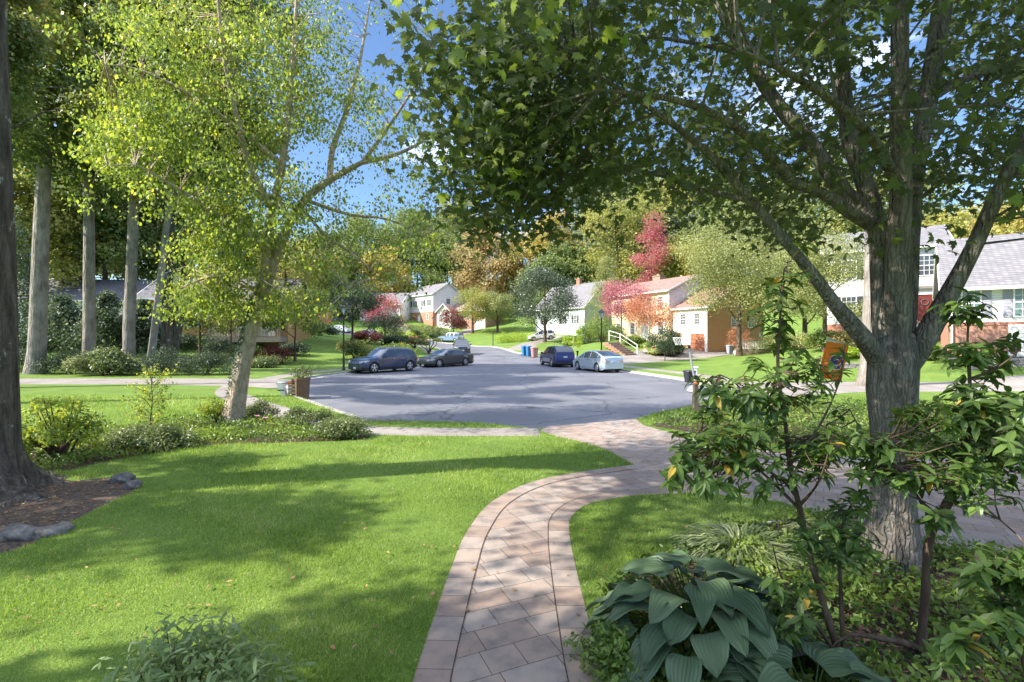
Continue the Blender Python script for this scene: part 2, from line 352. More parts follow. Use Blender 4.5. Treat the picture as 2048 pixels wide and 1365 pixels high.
def asphalt_material():
    m, t, b = mat_new('asphalt')
    tc = t.nodes.new('ShaderNodeTexCoord')
    n1 = t.nodes.new('ShaderNodeTexNoise'); n1.inputs['Scale'].default_value = .35; n1.inputs['Detail'].default_value = 6
    n2 = t.nodes.new('ShaderNodeTexNoise'); n2.inputs['Scale'].default_value = 60; n2.inputs['Detail'].default_value = 3
    vo = t.nodes.new('ShaderNodeTexVoronoi'); vo.feature = 'DISTANCE_TO_EDGE'; vo.inputs['Scale'].default_value = .22; vo.inputs['Randomness'].default_value = 1
    wn = t.nodes.new('ShaderNodeTexNoise'); wn.inputs['Scale'].default_value = 1.2; wn.inputs['Detail'].default_value = 6
    vm = t.nodes.new('ShaderNodeVectorMath'); vm.operation = 'ADD'
    for n in (n1, n2, wn): t.links.new(tc.outputs['Object'], n.inputs['Vector'])
    t.links.new(tc.outputs['Object'], vm.inputs[0]); t.links.new(wn.outputs['Color'], vm.inputs[1]); t.links.new(vm.outputs[0], vo.inputs['Vector'])
    ad = t.nodes.new('ShaderNodeMix'); ad.inputs[0].default_value = .4; t.links.new(n1.outputs['Fac'], ad.inputs[2]); t.links.new(n2.outputs['Fac'], ad.inputs[3])
    r = ramp(t, [(.07,.072,.088,.3), (.11,.112,.130,.5), (.165,.166,.182,.7)]); t.links.new(ad.outputs[0], r.inputs['Fac'])
    cr = ramp(t, [(.25,.25,.26,0), (.45,.45,.46,.003), (1,1,1,.012), (1,1,1,1)]); t.links.new(vo.outputs['Distance'], cr.inputs['Fac'])
    mu = t.nodes.new('ShaderNodeMix'); mu.data_type = 'RGBA'; mu.blend_type = 'MULTIPLY'; mu.inputs['Factor'].default_value = .85
    t.links.new(r.outputs['Color'], mu.inputs['A']); t.links.new(cr.outputs['Color'], mu.inputs['B']); t.links.new(mu.outputs['Result'], b.inputs['Base Color'])
    b.inputs['Roughness'].default_value = .75
    bp = t.nodes.new('ShaderNodeBump'); bp.inputs['Strength'].default_value = .35; bp.inputs['Distance'].default_value = .01
    t.links.new(n2.outputs['Fac'], bp.inputs['Height']); t.links.new(bp.outputs['Normal'], b.inputs['Normal'])
    return m
def paver_material(name, ang, uv=False):
    m, t, b = mat_new(name)
    tc = t.nodes.new('ShaderNodeTexCoord'); mp = t.nodes.new('ShaderNodeMapping'); mp.inputs['Rotation'].default_value = (0, 0, ang)
    wn = t.nodes.new('ShaderNodeTexNoise'); wn.inputs['Scale'].default_value = 3.0; wn.inputs['Detail'].default_value = 3
    ws = t.nodes.new('ShaderNodeVectorMath'); ws.operation = 'SCALE'; ws.inputs['Scale'].default_value = .018
    va = t.nodes.new('ShaderNodeVectorMath'); va.operation = 'ADD'
    t.links.new(tc.outputs['UV' if uv else 'Object'], mp.inputs['Vector']); t.links.new(tc.outputs['Object'], wn.inputs['Vector'])
    t.links.new(wn.outputs['Color'], ws.inputs[0]); t.links.new(mp.outputs['Vector'], va.inputs[0]); t.links.new(ws.outputs[0], va.inputs[1])
    br = t.nodes.new('ShaderNodeTexBrick'); br.inputs['Scale'].default_value = 1.0
    if uv: br.offset = 0; br.inputs['Brick Width'].default_value = .34; br.inputs['Row Height'].default_value = 5.0
    else: br.offset = .37; br.squash = .62; br.squash_frequency = 2; br.inputs['Brick Width'].default_value = .46; br.inputs['Row Height'].default_value = .275
    br.inputs['Mortar Size'].default_value = .003; br.inputs['Mortar Smooth'].default_value = .2
    br.inputs['Color1'].default_value = (.255,.195,.165,1); br.inputs['Color2'].default_value = (.30,.262,.24,1); br.inputs['Mortar'].default_value = (.05,.042,.036,1)
    t.links.new(va.outputs[0], br.inputs['Vector'])
    n = t.nodes.new('ShaderNodeTexNoise'); n.inputs['Scale'].default_value = 4.5; n.inputs['Detail'].default_value = 8; n.inputs['Roughness'].default_value = .65
    t.links.new(tc.outputs['Object'], n.inputs['Vector'])
    r = ramp(t, [(.62,.62,.66,.3), (1,.97,.93,.5), (1.25,1.1,1.0,.7)]); t.links.new(n.outputs['Fac'], r.inputs['Fac'])
    mu = t.nodes.new('ShaderNodeMix'); mu.data_type = 'RGBA'; mu.blend_type = 'MULTIPLY'; mu.inputs['Factor'].default_value = .8
    t.links.new(br.outputs['Color'], mu.inputs['A']); t.links.new(r.outputs['Color'], mu.inputs['B']); t.links.new(mu.outputs['Result'], b.inputs['Base Color'])
    b.inputs['Roughness'].default_value = .8; b.inputs['Specular IOR Level'].default_value = .25
    ad = t.nodes.new('ShaderNodeMath'); ad.operation = 'SUBTRACT'; mm = t.nodes.new('ShaderNodeMath'); mm.operation = 'MULTIPLY'; mm.inputs[1].default_value = .5
    t.links.new(n.outputs['Fac'], mm.inputs[0]); t.links.new(mm.outputs[0], ad.inputs[0]); t.links.new(br.outputs['Fac'], ad.inputs[1])
    bp = t.nodes.new('ShaderNodeBump'); bp.inputs['Strength'].default_value = .6; bp.inputs['Distance'].default_value = .012
    t.links.new(ad.outputs[0], bp.inputs['Height']); t.links.new(bp.outputs['Normal'], b.inputs['Normal'])
    return m
M_LAWN = lawn_material(); M_ASPH = asphalt_material()
M_PAVE = paver_material('stone_pavers', RAD(-24)); M_PAVE2 = paver_material('driveway_pavers', RAD(32)); M_BORD = paver_material('border_pavers', 0, uv=True)
M_CONC = noise_mat('concrete', [(.16,.14,.125), (.22,.195,.18), (.28,.255,.235)], scale=.9, rough=.85, bump=.25, bscale=30)
M_CONC2 = noise_mat('drive_concrete', [(.16,.14,.125), (.22,.195,.18), (.29,.26,.24)], scale=.7, rough=.85, bump=.25, bscale=30)
M_KERB = noise_mat('kerb_concrete', [(.17,.16,.15), (.33,.31,.29), (.42,.40,.37)], scale=3, rough=.85, bump=.3)
M_MULCH = noise_mat('bark_mulch', [(.030,.019,.013), (.085,.055,.04), (.16,.11,.085)], scale=26, rough=.95, bump=1.0, bscale=50, dist=.05)
M_SOIL = noise_mat('leaf_litter_soil', [(.04,.028,.02), (.11,.08,.06), (.22,.16,.12)], scale=22, rough=.95, bump=1.0, bscale=45, dist=.05)
for nm, (V, Fc) in GR.items():
    m = {'lawn': M_LAWN, 'road': M_ASPH, 'walkway': M_PAVE, 'driveway': M_PAVE2, 'sidewalk': M_CONC, 'side_drive': M_CONC2, 'bed': M_MULCH, 'mulch': M_SOIL}[nm]
    mb = MB(); mb.v = V; mb.f = [tuple(f) for f in Fc]
    o = mb.build({'side_drive': 'concrete_driveway', 'bed': 'planting_bed', 'mulch': 'mulch_circle', 'driveway': 'paver_driveway'}.get(nm, nm), m, None, smooth=(nm == 'lawn'), ang=60, recalc=False)
    me = o.data
    if sum(p.normal.z for p in me.polygons) < 0: me.flip_normals()
    tagp(o, kind='structure')
# kerb round the road
def kerb():
    mb = MB()
    rl = catmull(road_l, .7)[5:]; rr = catmull(road_r, .7)[:-6]
    for line, sg in ((rl, 1), (rr, 1)):
        c = [np.array(p) for p in line]; n = len(c); prof = [(-.30, -.105), (-.02, -.09), (.03, .012), (.15, .018), (.16, -.1)]
        xs = []; 
        for i, p in enumerate(c):
            d = c[min(i+1, n-1)]-c[max(i-1, 0)]; d = d/np.linalg.norm(d); nn = np.array((d[1], -d[0]))   # road lies to this side
            # test the side
            z0 = hz(*p)
            for u, z in prof:
                q = p - nn*u*sg; xs.append((q[0], q[1], z0+z))
        k = len(prof)
        # driveway openings: lower the kerb there
        fs = []
        for i in range(n-1):
            mid = (c[i]+c[i+1])/2
            for poly in (LDRIVE, RDRIVE, YDRIVE, MDRIVE, WDRIVE, XDRIVE, DRIVE):
                if inpoly(np.array([mid[0]-.0]), np.array([mid[1]]), poly)[0]: break
            fs += [(i*k+j, (i+1)*k+j, (i+1)*k+j+1, i*k+j+1) for j in range(k-1)]
        mb.add(xs, fs)
    tagp(mb.build('kerb', M_KERB, None, smooth=True, ang=50), kind='structure')
kerb()
# border courses of the walkway: two long strips of square pavers, 4 mm proud
def border(line, side, name):
    c = [np.array(p) for p in line]; n = len(c); V = []; U = []; s = 0
    for i, p in enumerate(c):
        d = c[min(i+1, n-1)]-c[max(i-1, 0)]; d = d/np.linalg.norm(d); nn = np.array((-d[1], d[0]))*side
        if i: s += np.linalg.norm(c[i]-c[i-1])
        for u in (0, .26):
            q = p+nn*u; V.append((q[0], q[1], .004)); U.append((s, u+.1))
    mb = MB(); mb.add(V, [(2*i, 2*i+2, 2*i+3, 2*i+1) for i in range(n-1)])
    o = mb.build(name, M_BORD, None, recalc=False)
    if o.data.polygons[0].normal.z < 0: o.data.flip_normals()
    uv = o.data.uv_layers.new(name='UVMap')
    for l in o.data.loops: uv.data[l.index].uv = U[l.vertex_index]
    tagp(o, kind='structure')
    # thin joint line beside the border course
    mb = MB(); V = []
    for i, p in enumerate(c):
        d = c[min(i+1, n-1)]-c[max(i-1, 0)]; d = d/np.linalg.norm(d); nn = np.array((-d[1], d[0]))*side
        for u in (.257, .265):
            q = p+nn*u; V.append((q[0], q[1], .008))
    mb.add(V, [(2*i, 2*i+2, 2*i+3, 2*i+1) for i in range(n-1)])
    tagp(mb.build('border_joint', M_MULCH, None, recalc=False), kind='structure')
border(wl[:-1], -1, 'walkway_border'); border(wr, -1, 'walkway_border')
# ------------------------------------------------------------------ foliage materials
LM = {
 'maple':  leaf_mat('maple_leaves', [(.058,.08,.035), (.085,.115,.042), (.12,.165,.05), (.22,.31,.055)], trans=.5),
 'birch':  leaf_mat('birch_leaves', [(.09,.14,.04), (.17,.24,.05), (.28,.35,.06), (.44,.40,.06)], trans=.48),
 'oak':    leaf_mat('oak_leaves', [(.045,.075,.025), (.08,.12,.035), (.13,.16,.045), (.26,.20,.05)], trans=.4),
 'poplar': leaf_mat('poplar_leaves', [(.05,.08,.028), (.085,.13,.035), (.15,.19,.045), (.30,.24,.05)], trans=.42),
 'dark':   leaf_mat('dark_evergreen', [(.028,.05,.026), (.045,.075,.036), (.07,.10,.05)], trans=.25),
 'hemlock': leaf_mat('hemlock_leaves', [(.035,.06,.035), (.06,.095,.05), (.09,.13,.065), (.15,.15,.06)], trans=.25),
 'green':  leaf_mat('mid_green_leaves', [(.075,.115,.04), (.12,.17,.055), (.18,.23,.075), (.25,.25,.09)], trans=.35),
 'blue':   leaf_mat('blue_green_leaves', [(.07,.11,.075), (.11,.16,.10), (.16,.21,.13)], trans=.3),
 'ygreen': leaf_mat('yellow_green_leaves', [(.13,.16,.05), (.21,.24,.07), (.30,.30,.08), (.40,.33,.09)], trans=.38),
 'willow': leaf_mat('willow_oak_leaves', [(.12,.15,.06), (.19,.22,.085), (.27,.30,.11), (.36,.35,.14)], trans=.35),
 'yellow': leaf_mat('yellow_leaves', [(.17,.19,.06), (.31,.30,.09), (.45,.37,.11), (.46,.32,.10)], trans=.38),
 'orange': leaf_mat('orange_leaves', [(.16,.17,.07), (.29,.25,.11), (.40,.32,.14), (.40,.25,.13)], trans=.35),
 'peach':  leaf_mat('peach_leaves', [(.24,.13,.07), (.42,.24,.13), (.5,.2,.12), (.22,.2,.07)], trans=.35),
 'red':    leaf_mat('red_leaves', [(.22,.06,.065), (.36,.09,.11), (.46,.18,.17), (.26,.15,.09)], trans=.4),
 'pink':   leaf_mat('pink_leaves', [(.22,.06,.08), (.36,.12,.15), (.45,.18,.19), (.25,.13,.1)], trans=.35),
 'wine':   leaf_mat('wine_leaves', [(.08,.025,.02), (.16,.05,.035), (.20,.09,.05)], trans=.3),
 'magnolia': leaf_mat('magnolia_leaves', [(.03,.05,.025), (.05,.08,.04), (.10,.13,.08), (.17,.17,.12)], trans=.12, rough=.3),
 'lime':   leaf_mat('lime_leaves', [(.16,.24,.03), (.24,.34,.04), (.3,.38,.05)], trans=.4),
 'shrub':  leaf_mat('shrub_leaves', [(.04,.07,.022), (.07,.12,.03), (.11,.18,.04), (.18,.27,.06), (.45,.30,.05)], trans=.36, rough=.4),
 'cover':  leaf_mat('ground_cover_leaves', [(.05,.09,.02), (.09,.16,.03), (.15,.22,.04), (.22,.28,.06)], trans=.3, rough=.45),
 'azalea': leaf_mat('azalea_leaves', [(.06,.09,.03), (.11,.15,.05), (.17,.21,.08), (.25,.25,.12)], trans=.28, rough=.42),
 'lawnshrub': leaf_mat('pale_shrub_leaves', [(.13,.18,.07), (.19,.26,.10), (.27,.34,.15)], trans=.35, rough=.45),
 'hosta':  leaf_mat('hosta_leaf', [(.05,.09,.045), (.075,.125,.065), (.105,.16,.085)], trans=.18, rough=.42),
 'grass':  leaf_mat('grass_blades', [(.085,.145,.032), (.165,.26,.048), (.28,.38,.085), (.50,.50,.26)], trans=.45, rough=.38),
 'varieg': leaf_mat('variegated_blades', [(.16,.22,.07), (.30,.36,.16), (.46,.48,.30)], trans=.35),
 'fallen': leaf_mat('fallen_leaf', [(.12,.075,.04), (.26,.16,.07), (.38,.25,.10), (.32,.13,.06)], trans=.1),
 'ivy':    leaf_mat('ivy_leaves', [(.07,.10,.06), (.13,.17,.11), (.22,.26,.19)], trans=.1, rough=.5),
}
def bark(name, cols, scale=6, bump=.9, stretch=(1, 1, .18), dist=.05, ridge=0, lichen=0):
    m = noise_mat(name, cols, scale=scale, rough=.92, bump=bump, bscale=scale*2.6, stretch=stretch, dist=dist, spec=.15)
    t = m.node_tree; b = t.nodes['Principled BSDF']
    if ridge:
        tc = t.nodes['Texture Coordinate']; mp = t.nodes.new('ShaderNodeMapping'); mp.inputs['Scale'].default_value = (1, 1, .13)
        wn = t.nodes.new('ShaderNodeTexNoise'); wn.inputs['Scale'].default_value = 7; wn.inputs['Detail'].default_value = 4
        ws = t.nodes.new('ShaderNodeVectorMath'); ws.operation = 'MULTIPLY'; ws.inputs[1].default_value = (.07, .07, .05)
        va = t.nodes.new('ShaderNodeVectorMath'); va.operation = 'ADD'; vo = t.nodes.new('ShaderNodeTexVoronoi'); vo.feature = 'DISTANCE_TO_EDGE'; vo.inputs['Scale'].default_value = ridge
        t.links.new(tc.outputs['Object'], mp.inputs['Vector']); t.links.new(tc.outputs['Object'], wn.inputs['Vector']); t.links.new(wn.outputs['Color'], ws.inputs[0])
        t.links.new(mp.outputs['Vector'], va.inputs[0]); t.links.new(ws.outputs[0], va.inputs[1]); t.links.new(va.outputs[0], vo.inputs['Vector'])
        r = ramp(t, [(0, 0, 0, 0), (1, 1, 1, .28)]); t.links.new(vo.outputs['Distance'], r.inputs['Fac'])
        bp = t.nodes.new('ShaderNodeBump'); bp.inputs['Strength'].default_value = .9; bp.inputs['Distance'].default_value = .035
        t.links.new(r.outputs['Color'], bp.inputs['Height']); old = b.inputs['Normal'].links[0].from_socket; t.links.new(old, bp.inputs['Normal']); t.links.new(bp.outputs['Normal'], b.inputs['Normal'])
    if lichen:
        tc = t.nodes['Texture Coordinate']; n = t.nodes.new('ShaderNodeTexNoise'); n.inputs['Scale'].default_value = 2.6; n.inputs['Detail'].default_value = 7; n.inputs['Roughness'].default_value = .72
        t.links.new(tc.outputs['Object'], n.inputs['Vector']); r = ramp(t, [(0, 0, 0, .60), (1, 1, 1, .63)]); t.links.new(n.outputs['Fac'], r.inputs['Fac'])
        mx = t.nodes.new('ShaderNodeMix'); mx.data_type = 'RGBA'; mx.inputs['B'].default_value = (.30, .32, .28, 1); src = b.inputs['Base Color'].links[0].from_socket
        t.links.new(src, mx.inputs['A']); t.links.new(r.outputs['Color'], mx.inputs['Factor']); t.links.new(mx.outputs['Result'], b.inputs['Base Color'])
    return m
BK = {
 'maple': bark('maple_bark', [(.11,.092,.076), (.22,.19,.162), (.35,.31,.265)], 9, dist=.02, ridge=24),
 'oak': bark('oak_bark', [(.035,.03,.025), (.095,.08,.066), (.17,.15,.125)], 8, dist=.05, ridge=9, lichen=1),
 'pale': bark('pale_bark', [(.12,.105,.09), (.24,.215,.19), (.34,.31,.285)], 2.6, bump=.5, stretch=(1,1,.5), ridge=7),
 'birch': bark('river_birch_bark', [(.24,.18,.13), (.42,.34,.26), (.6,.52,.42)], 10, stretch=(1, 1, .5), dist=.06),
 'brown': bark('brown_bark', [(.05,.035,.025), (.11,.08,.06), (.18,.14,.11)], 8),
 'stem': bark('shrub_stem_bark', [(.045,.028,.02), (.10,.065,.05), (.17,.12,.09)], 14, dist=.008),
 'white': bark('white_stem_bark', [(.3,.28,.25), (.5,.48,.44), (.6,.58,.55)], 6, bump=.3),
}
LICHEN = noise_mat('lichen', [(.22,.24,.20), (.38,.40,.36), (.5,.52,.48)], scale=20, rough=.95, bump=.5)
# ------------------------------------------------------------------ crowns
def rnd_unit(r, n):
    v = r.normal(size=(n, 3)); return unit(v)
def cloud(r, centers, rad, n, size, shape, flat=.75, up=.5, droop=.0, shell=.55):
    """leaves spread over clumps: denser towards each clump's outside"""
    centers = np.asarray(centers, float); k = len(centers)
    rad = np.asarray(rad, float) if hasattr(rad, '__len__') else np.full(k, rad)
    wgt = rad**2; idx = r.choice(k, n, p=wgt/wgt.sum())
    d = rnd_unit(r, n); rr = rad[idx]*(shell+(1-shell)*r.random(n))**.8*(1+.25*r.normal(size=n))
    P = centers[idx]+d*rr[:, None]*np.array([1, 1, flat])
    Nn = unit(d*.5+rnd_unit(r, n)*.8+np.array([0, 0, up])); A = rnd_unit(r, n)+np.array([0, 0, -droop])
    A = A-Nn*(A*Nn).sum(1, keepdims=True)*.7
    s = size*(.65+.7*r.random(n)); V, kk = leaves(P, A, Nn, s, shape)
    ct = r.random(k)[idx]; tint = np.clip(.55*ct+.45*r.random(n), 0, 1)
    return V, kk, tint
def clumps(r, c, R, n, bottom=-.7, fill=.45):
    out = []
    while len(out) < n:
        d = rnd_unit(r, 1)[0]; q = d*(fill+(1-fill)*r.random()**.5)
        if q[2] < bottom: continue
        out.append(np.array(c)+q*np.array(R))
    return np.array(out)
def tree(name, label, cat, x, y, h, rx, cb, rt, leafm, barkm, nl, ls, seed, group=None, shape='diamond', nb=9, ncl=26, lean=(0, 0), ry=None, cone=False, z=None, cr=None, tall=None, fill=.45, sides=8, droop=0.):
    """h total height, rx crown radius, cb height where the crown begins, rt trunk radius"""
    r = np.random.default_rng(seed); rg = random.Random(seed); z0 = hz(x, y)-.1 if z is None else z
    t = thing(name, label, cat, (x, y, z0), 0, group)
    ch = (h-cb)/2; cc = np.array([lean[0], lean[1], cb+ch]); ry = ry or rx
    mb = MB(); top = h*.86
    tp = [];  tr = []
    ns = 9
    for i in range(ns+1):
        f = i/ns; tp.append((lean[0]*f**1.4+rg.uniform(-.04, .04)*rx*.4*f, lean[1]*f**1.4+rg.uniform(-.04, .04)*rx*.4*f, top*f))
        tr.append(rt*(1.35 if i == 0 else 1)*(1-.86*f))
    mb.tube(tp, tr, sides)
    if cone:
        cl = []; crd = []
        for i in range(ncl):
            f = rg.random()**.9; a = rg.uniform(0, 2*pi); q = rx*(1-f)**.8*rg.uniform(.55, 1)
            cl.append((lean[0]*f+q*cos(a), lean[1]*f+q*sin(a), cb+(h-cb)*f*.97)); crd.append(rx*(.2+.22*(1-f)))
        cl = np.array(cl); crd = np.array(crd)
    else:
        cl = clumps(r, cc, (rx*.86, ry*.86, ch*.9), ncl, fill=fill); crd = (cr or rx*.30)*(.7+.6*r.random(len(cl)))
    for k in range(min(nb, len(cl))):
        e = Vector(cl[k]); f0 = max(.15, min(.9, (e.z-.45*rx*rg.uniform(.6, 1.2))/top)); f0 = max(f0, cb/top*.85)
        i0 = f0*ns; i = int(min(ns-1, i0)); a = Vector(tp[i]).lerp(Vector(tp[i+1]), i0-i)
        m = a.lerp(e, .5)+Vector((0, 0, .06*rx)); r0 = rt*(1-.86*f0)*.5
        mb.tube([a, a.lerp(m, .5)+Vector((0, 0, -.02*rx)), m, m.lerp(e, .6), e], [r0, r0*.8, r0*.6, r0*.38, r0*.12], max(4, sides-3))
    mb.build('trunk', barkm, t, smooth=True, ang=70, recalc=False)
    V, k, ti = cloud(r, cl, crd, nl, ls, shape, droop=droop)
    np_mesh('crown', V, k, ti, leafm, t)
    return t
def bush(name, label, cat, x, y, rx, ry, h, nl, ls, leafm, seed, group=None, shape='oval', z=None, ncl=12, stems=7, barkm=None, up=.6, cr=None, hang=0.):
    r = np.random.default_rng(seed); rg = random.Random(seed); z0 = hz(x, y) if z is None else z
    t = thing(name, label, cat, (x, y, z0), 0, group)
    cl = []
    for i in range(ncl):
        a = rg.uniform(0, 2*pi); q = rg.random()**.5; zz = h*(.82*math.sqrt(max(0, 1-q*q*.85)))*rg.uniform(.55, 1)
        cl.append((rx*.8*q*cos(a), ry*.8*q*sin(a), max(zz, h*.14)))
    cl = np.array(cl)
    mb = MB()
    for i in range(stems):
        e = Vector(cl[i % len(cl)]); b = Vector((rg.uniform(-.1, .1)*rx, rg.uniform(-.1, .1)*ry, -.03))
        q0 = max(.006, .018*h); mb.tube([b, b.lerp(e, .35)+Vector((0, 0, .08*h)), b.lerp(e, .7)+Vector((0, 0, .07*h)), e+Vector((0, 0, .1*h))], [q0, q0*.75, q0*.5, q0*.15], 5)
    mb.build('stems', barkm or BK['stem'], t, smooth=True, recalc=False)
    V, k, ti = cloud(r, cl, (cr or min(rx, ry)*.42), nl, ls, shape, up=up, flat=.7, droop=hang)
    V[:, 2] = np.maximum(V[:, 2], .01)
    np_mesh('foliage', V, k, ti, leafm, t)
    return t
# ================================================================== the big maple on the right
def maple():
    t = thing('maple_tree', 'large dark maple beside the paver driveway with broad lobed leaves filling the upper right', 'tree', (4.02, 5.3, 0))
    rg = random.Random(5); mb = MB(); o = Vector((4.02, 5.3, 0))
    def limb(pl, rd, sides=10, j=.05):
        pts = catmull([Vector(P3(*p))-o for p in pl], .22); n = len(pts)
        R = [np.interp(i/(n-1), np.linspace(0, 1, len(rd)), rd) for i in range(n)]
        mb.tube(pts, R, sides, jit=j, rng=rg)
        return [Vector(p)+o for p in pts]
    Lb = []
    limb([(1785,1160,5.3),(1783,1080,5.3),(1785,960,5.3),(1786,860,5.3),(1784,780,5.3),(1786,720,5.3),(1790,665,5.3)], [.33,.245,.205,.185,.19,.225,.24,.16], 30, .02)
    Lb.append(limb([(1780,790,5.3),(1768,680,5.32),(1764,580,5.35),(1752,440,5.45),(1704,290,5.5),(1688,180,5.5),(1680,60,5.5),(1660,-120,5.5),(1640,-300,5.4)], [.09,.11,.093,.09,.078,.06,.05,.04,.03], 14))
    Lb.append(limb([(1788,790,5.3),(1792,680,5.25),(1796,540,5.15),(1802,400,5.1),(1800,250,5.0),(1800,80,4.9),(1800,-150,4.9),(1790,-420,5)], [.1,.13,.105,.09,.075,.072,.06,.045,.03], 14))
    Lb.append(limb([(1795,790,5.35),(1812,640,5.4),(1820,480,5.6),(1832,330,5.7),(1860,180,5.8),(1885,0,5.9),(1910,-250,6),(1930,-500,6)], [.09,.095,.09,.095,.10,.10,.08,.05,.03], 12))
    Lb.append(limb([(1788,810,5.3),(1772,745,5.28),(1728,678,5.2),(1672,612,5.1),(1625,548,5.05),(1560,470,5.0),(1500,400,4.9),(1440,330,4.8),(1360,260,4.7),(1260,190,4.6),(1150,130,4.5)], [.09,.105,.085,.062,.052,.046,.041,.035,.028,.02,.01], 12))
    Lb.append(limb([(1745,440,5.45),(1690,390,5.5),(1630,300,5.6),(1560,215,5.7),(1490,110,5.8),(1430,0,5.9),(1350,-120,6)], [.1,.085,.075,.065,.055,.04,.02], 10))
    Lb.append(limb([(1742,450,5.4),(1700,425,5.2),(1640,385,5.0),(1585,365,4.8),(1540,310,4.6),(1450,240,4.4),(1350,200,4.2),(1200,180,4.0)], [.07,.06,.05,.042,.036,.03,.02,.01], 8))
    Lb.append(limb([(1792,800,5.3),(1815,735,5.3),(1858,660,5.25),(1905,575,5.2),(1950,490,5.1),(1990,400,5.0),(2040,300,4.9),(2120,180,4.8),(2250,60,4.7)], [.09,.12,.095,.078,.07,.062,.052,.04,.02], 12))
    Lb.append(limb([(1800,380,5.1),(1760,300,4.6),(1700,230,4.1),(1600,160,3.6),(1480,100,3.2)], [.06,.045,.035,.025,.01], 7))
    Lb.append(limb([(1500,400,4.9),(1400,380,5.4),(1280,340,5.8),(1170,340,6.0),(1080,350,6.2),(1010,360,6.3)], [.035,.026,.02,.014,.009,.004], 6))
    Lb.append(limb([(1490,110,5.8),(1350,80,6.1),(1220,70,6.3),(1110,70,6.4),(1030,80,6.5)], [.03,.024,.016,.01,.004], 6))
    Lb.append(limb([(1860,200,5.8),(1930,160,6.3),(2000,140,6.8),(2150,120,7.2)], [.05,.04,.03,.015], 6))
    r = np.random.default_rng(12)
    # clump centres: a broad crown volume round the trunk, underside at about 3.4 to 4 m
    cl = []
    c0 = np.array([3.8, 5.9, 6.6]); R = np.array([5.5, 4.8, 4.4])
    while len(cl) < 800:
        q = r.uniform(-1, 1, 3)
        if (q**2).sum() > 1: continue
        p = c0+q*R
        if (q**2).sum() < .28 and r.random() < .45: continue
        px = CX+p[0]/p[1]*F if p[1] > .5 else 0; py = HY-(p[2]-CAMH)/p[1]*F if p[1] > .5 else 0
        low = 3.45+.25*sin(p[0]*2.6+.6)+.15*sin(p[1]*3)+.95*math.exp(-((p[0]-1.5)/.75)**2)+.26*max(0, p[1]-5.2)
        if p[0] > 4.6 and p[1] > 4.5: low += .35
        if p[2] < low or p[1] < 2.4: continue
        if p[0] < -.125*p[1]+.09*max(0, p[2]-3.8)+.25*sin(p[2]*3.3)+.16*sin(p[1]*5): continue
        cl.append(p)
    for _ in range(70):
        q = np.array([r.uniform(-.75, 1.0), r.uniform(4.6, 6.8), 0]); q[2] = r.uniform(3.5+.28*abs(sin(q[0]*3.4)), 5.4); cl.append(q)
    cl = np.array(cl)
    # twigs out to the clumps that hang low enough to be seen against the sky
    allp = [p for Lq in Lb for p in Lq[6:]]
    ap = np.array([tuple(p) for p in allp])
    for p in np.concatenate([cl[:300], cl[-70:]]):
        d = np.linalg.norm(ap-p, axis=1)+.6*np.maximum(0, ap[:, 2]-p[2]); j = int(d.argmin()); a = Vector(ap[j])-o; e = Vector(p)-o
        m = a.lerp(e, .55)+Vector((rg.uniform(-.1, .1), rg.uniform(-.1, .1), .12))
        mb.tube([a, a.lerp(m, .6), m, e], [.014, .011, .008, .003], 4)
    mb.build('trunk', BK['maple'], t, smooth=True, ang=80, recalc=False)
    n = 62000; idx = r.integers(0, len(cl), n)
    off = r.normal(size=(n, 3))*np.array([.30, .30, .17]); P = cl[idx]+off
    ok = (P[:, 1] > 2.2) & (P[:, 2] > 3.25)
    P = P[ok]; idx = idx[ok]; n = len(P)
    A = rnd_unit(r, n)*.9+np.array([0, 0, -.55]); Nn = rnd_unit(r, n)*.75+np.array([0, -.1, .75])
    A = A-Nn*(A*Nn).sum(1, keepdims=True)/(Nn**2).sum(1, keepdims=True)
    s = .092*(.55+.9*r.random(n)); V, k = leaves(P, A, Nn, s, 'maple')
    np_mesh('crown', V, k, np.clip(r.random(len(cl))[idx]*.4+r.random(n)*.6, 0, 1)**1.3, LM['maple'], t, origin=tuple(o))
    # knot scars on the bark
    mb = MB()
    for px, py in ((1772,980),(1800,1035),(1765,1060),(1815,905)):
        p = Vector(P3(px, py, 5.3-.31))-o; mb.tube([p+Vector((0, .03, 0)), p+Vector((0, -.012, 0))], [.035, .022], 8)
maple()
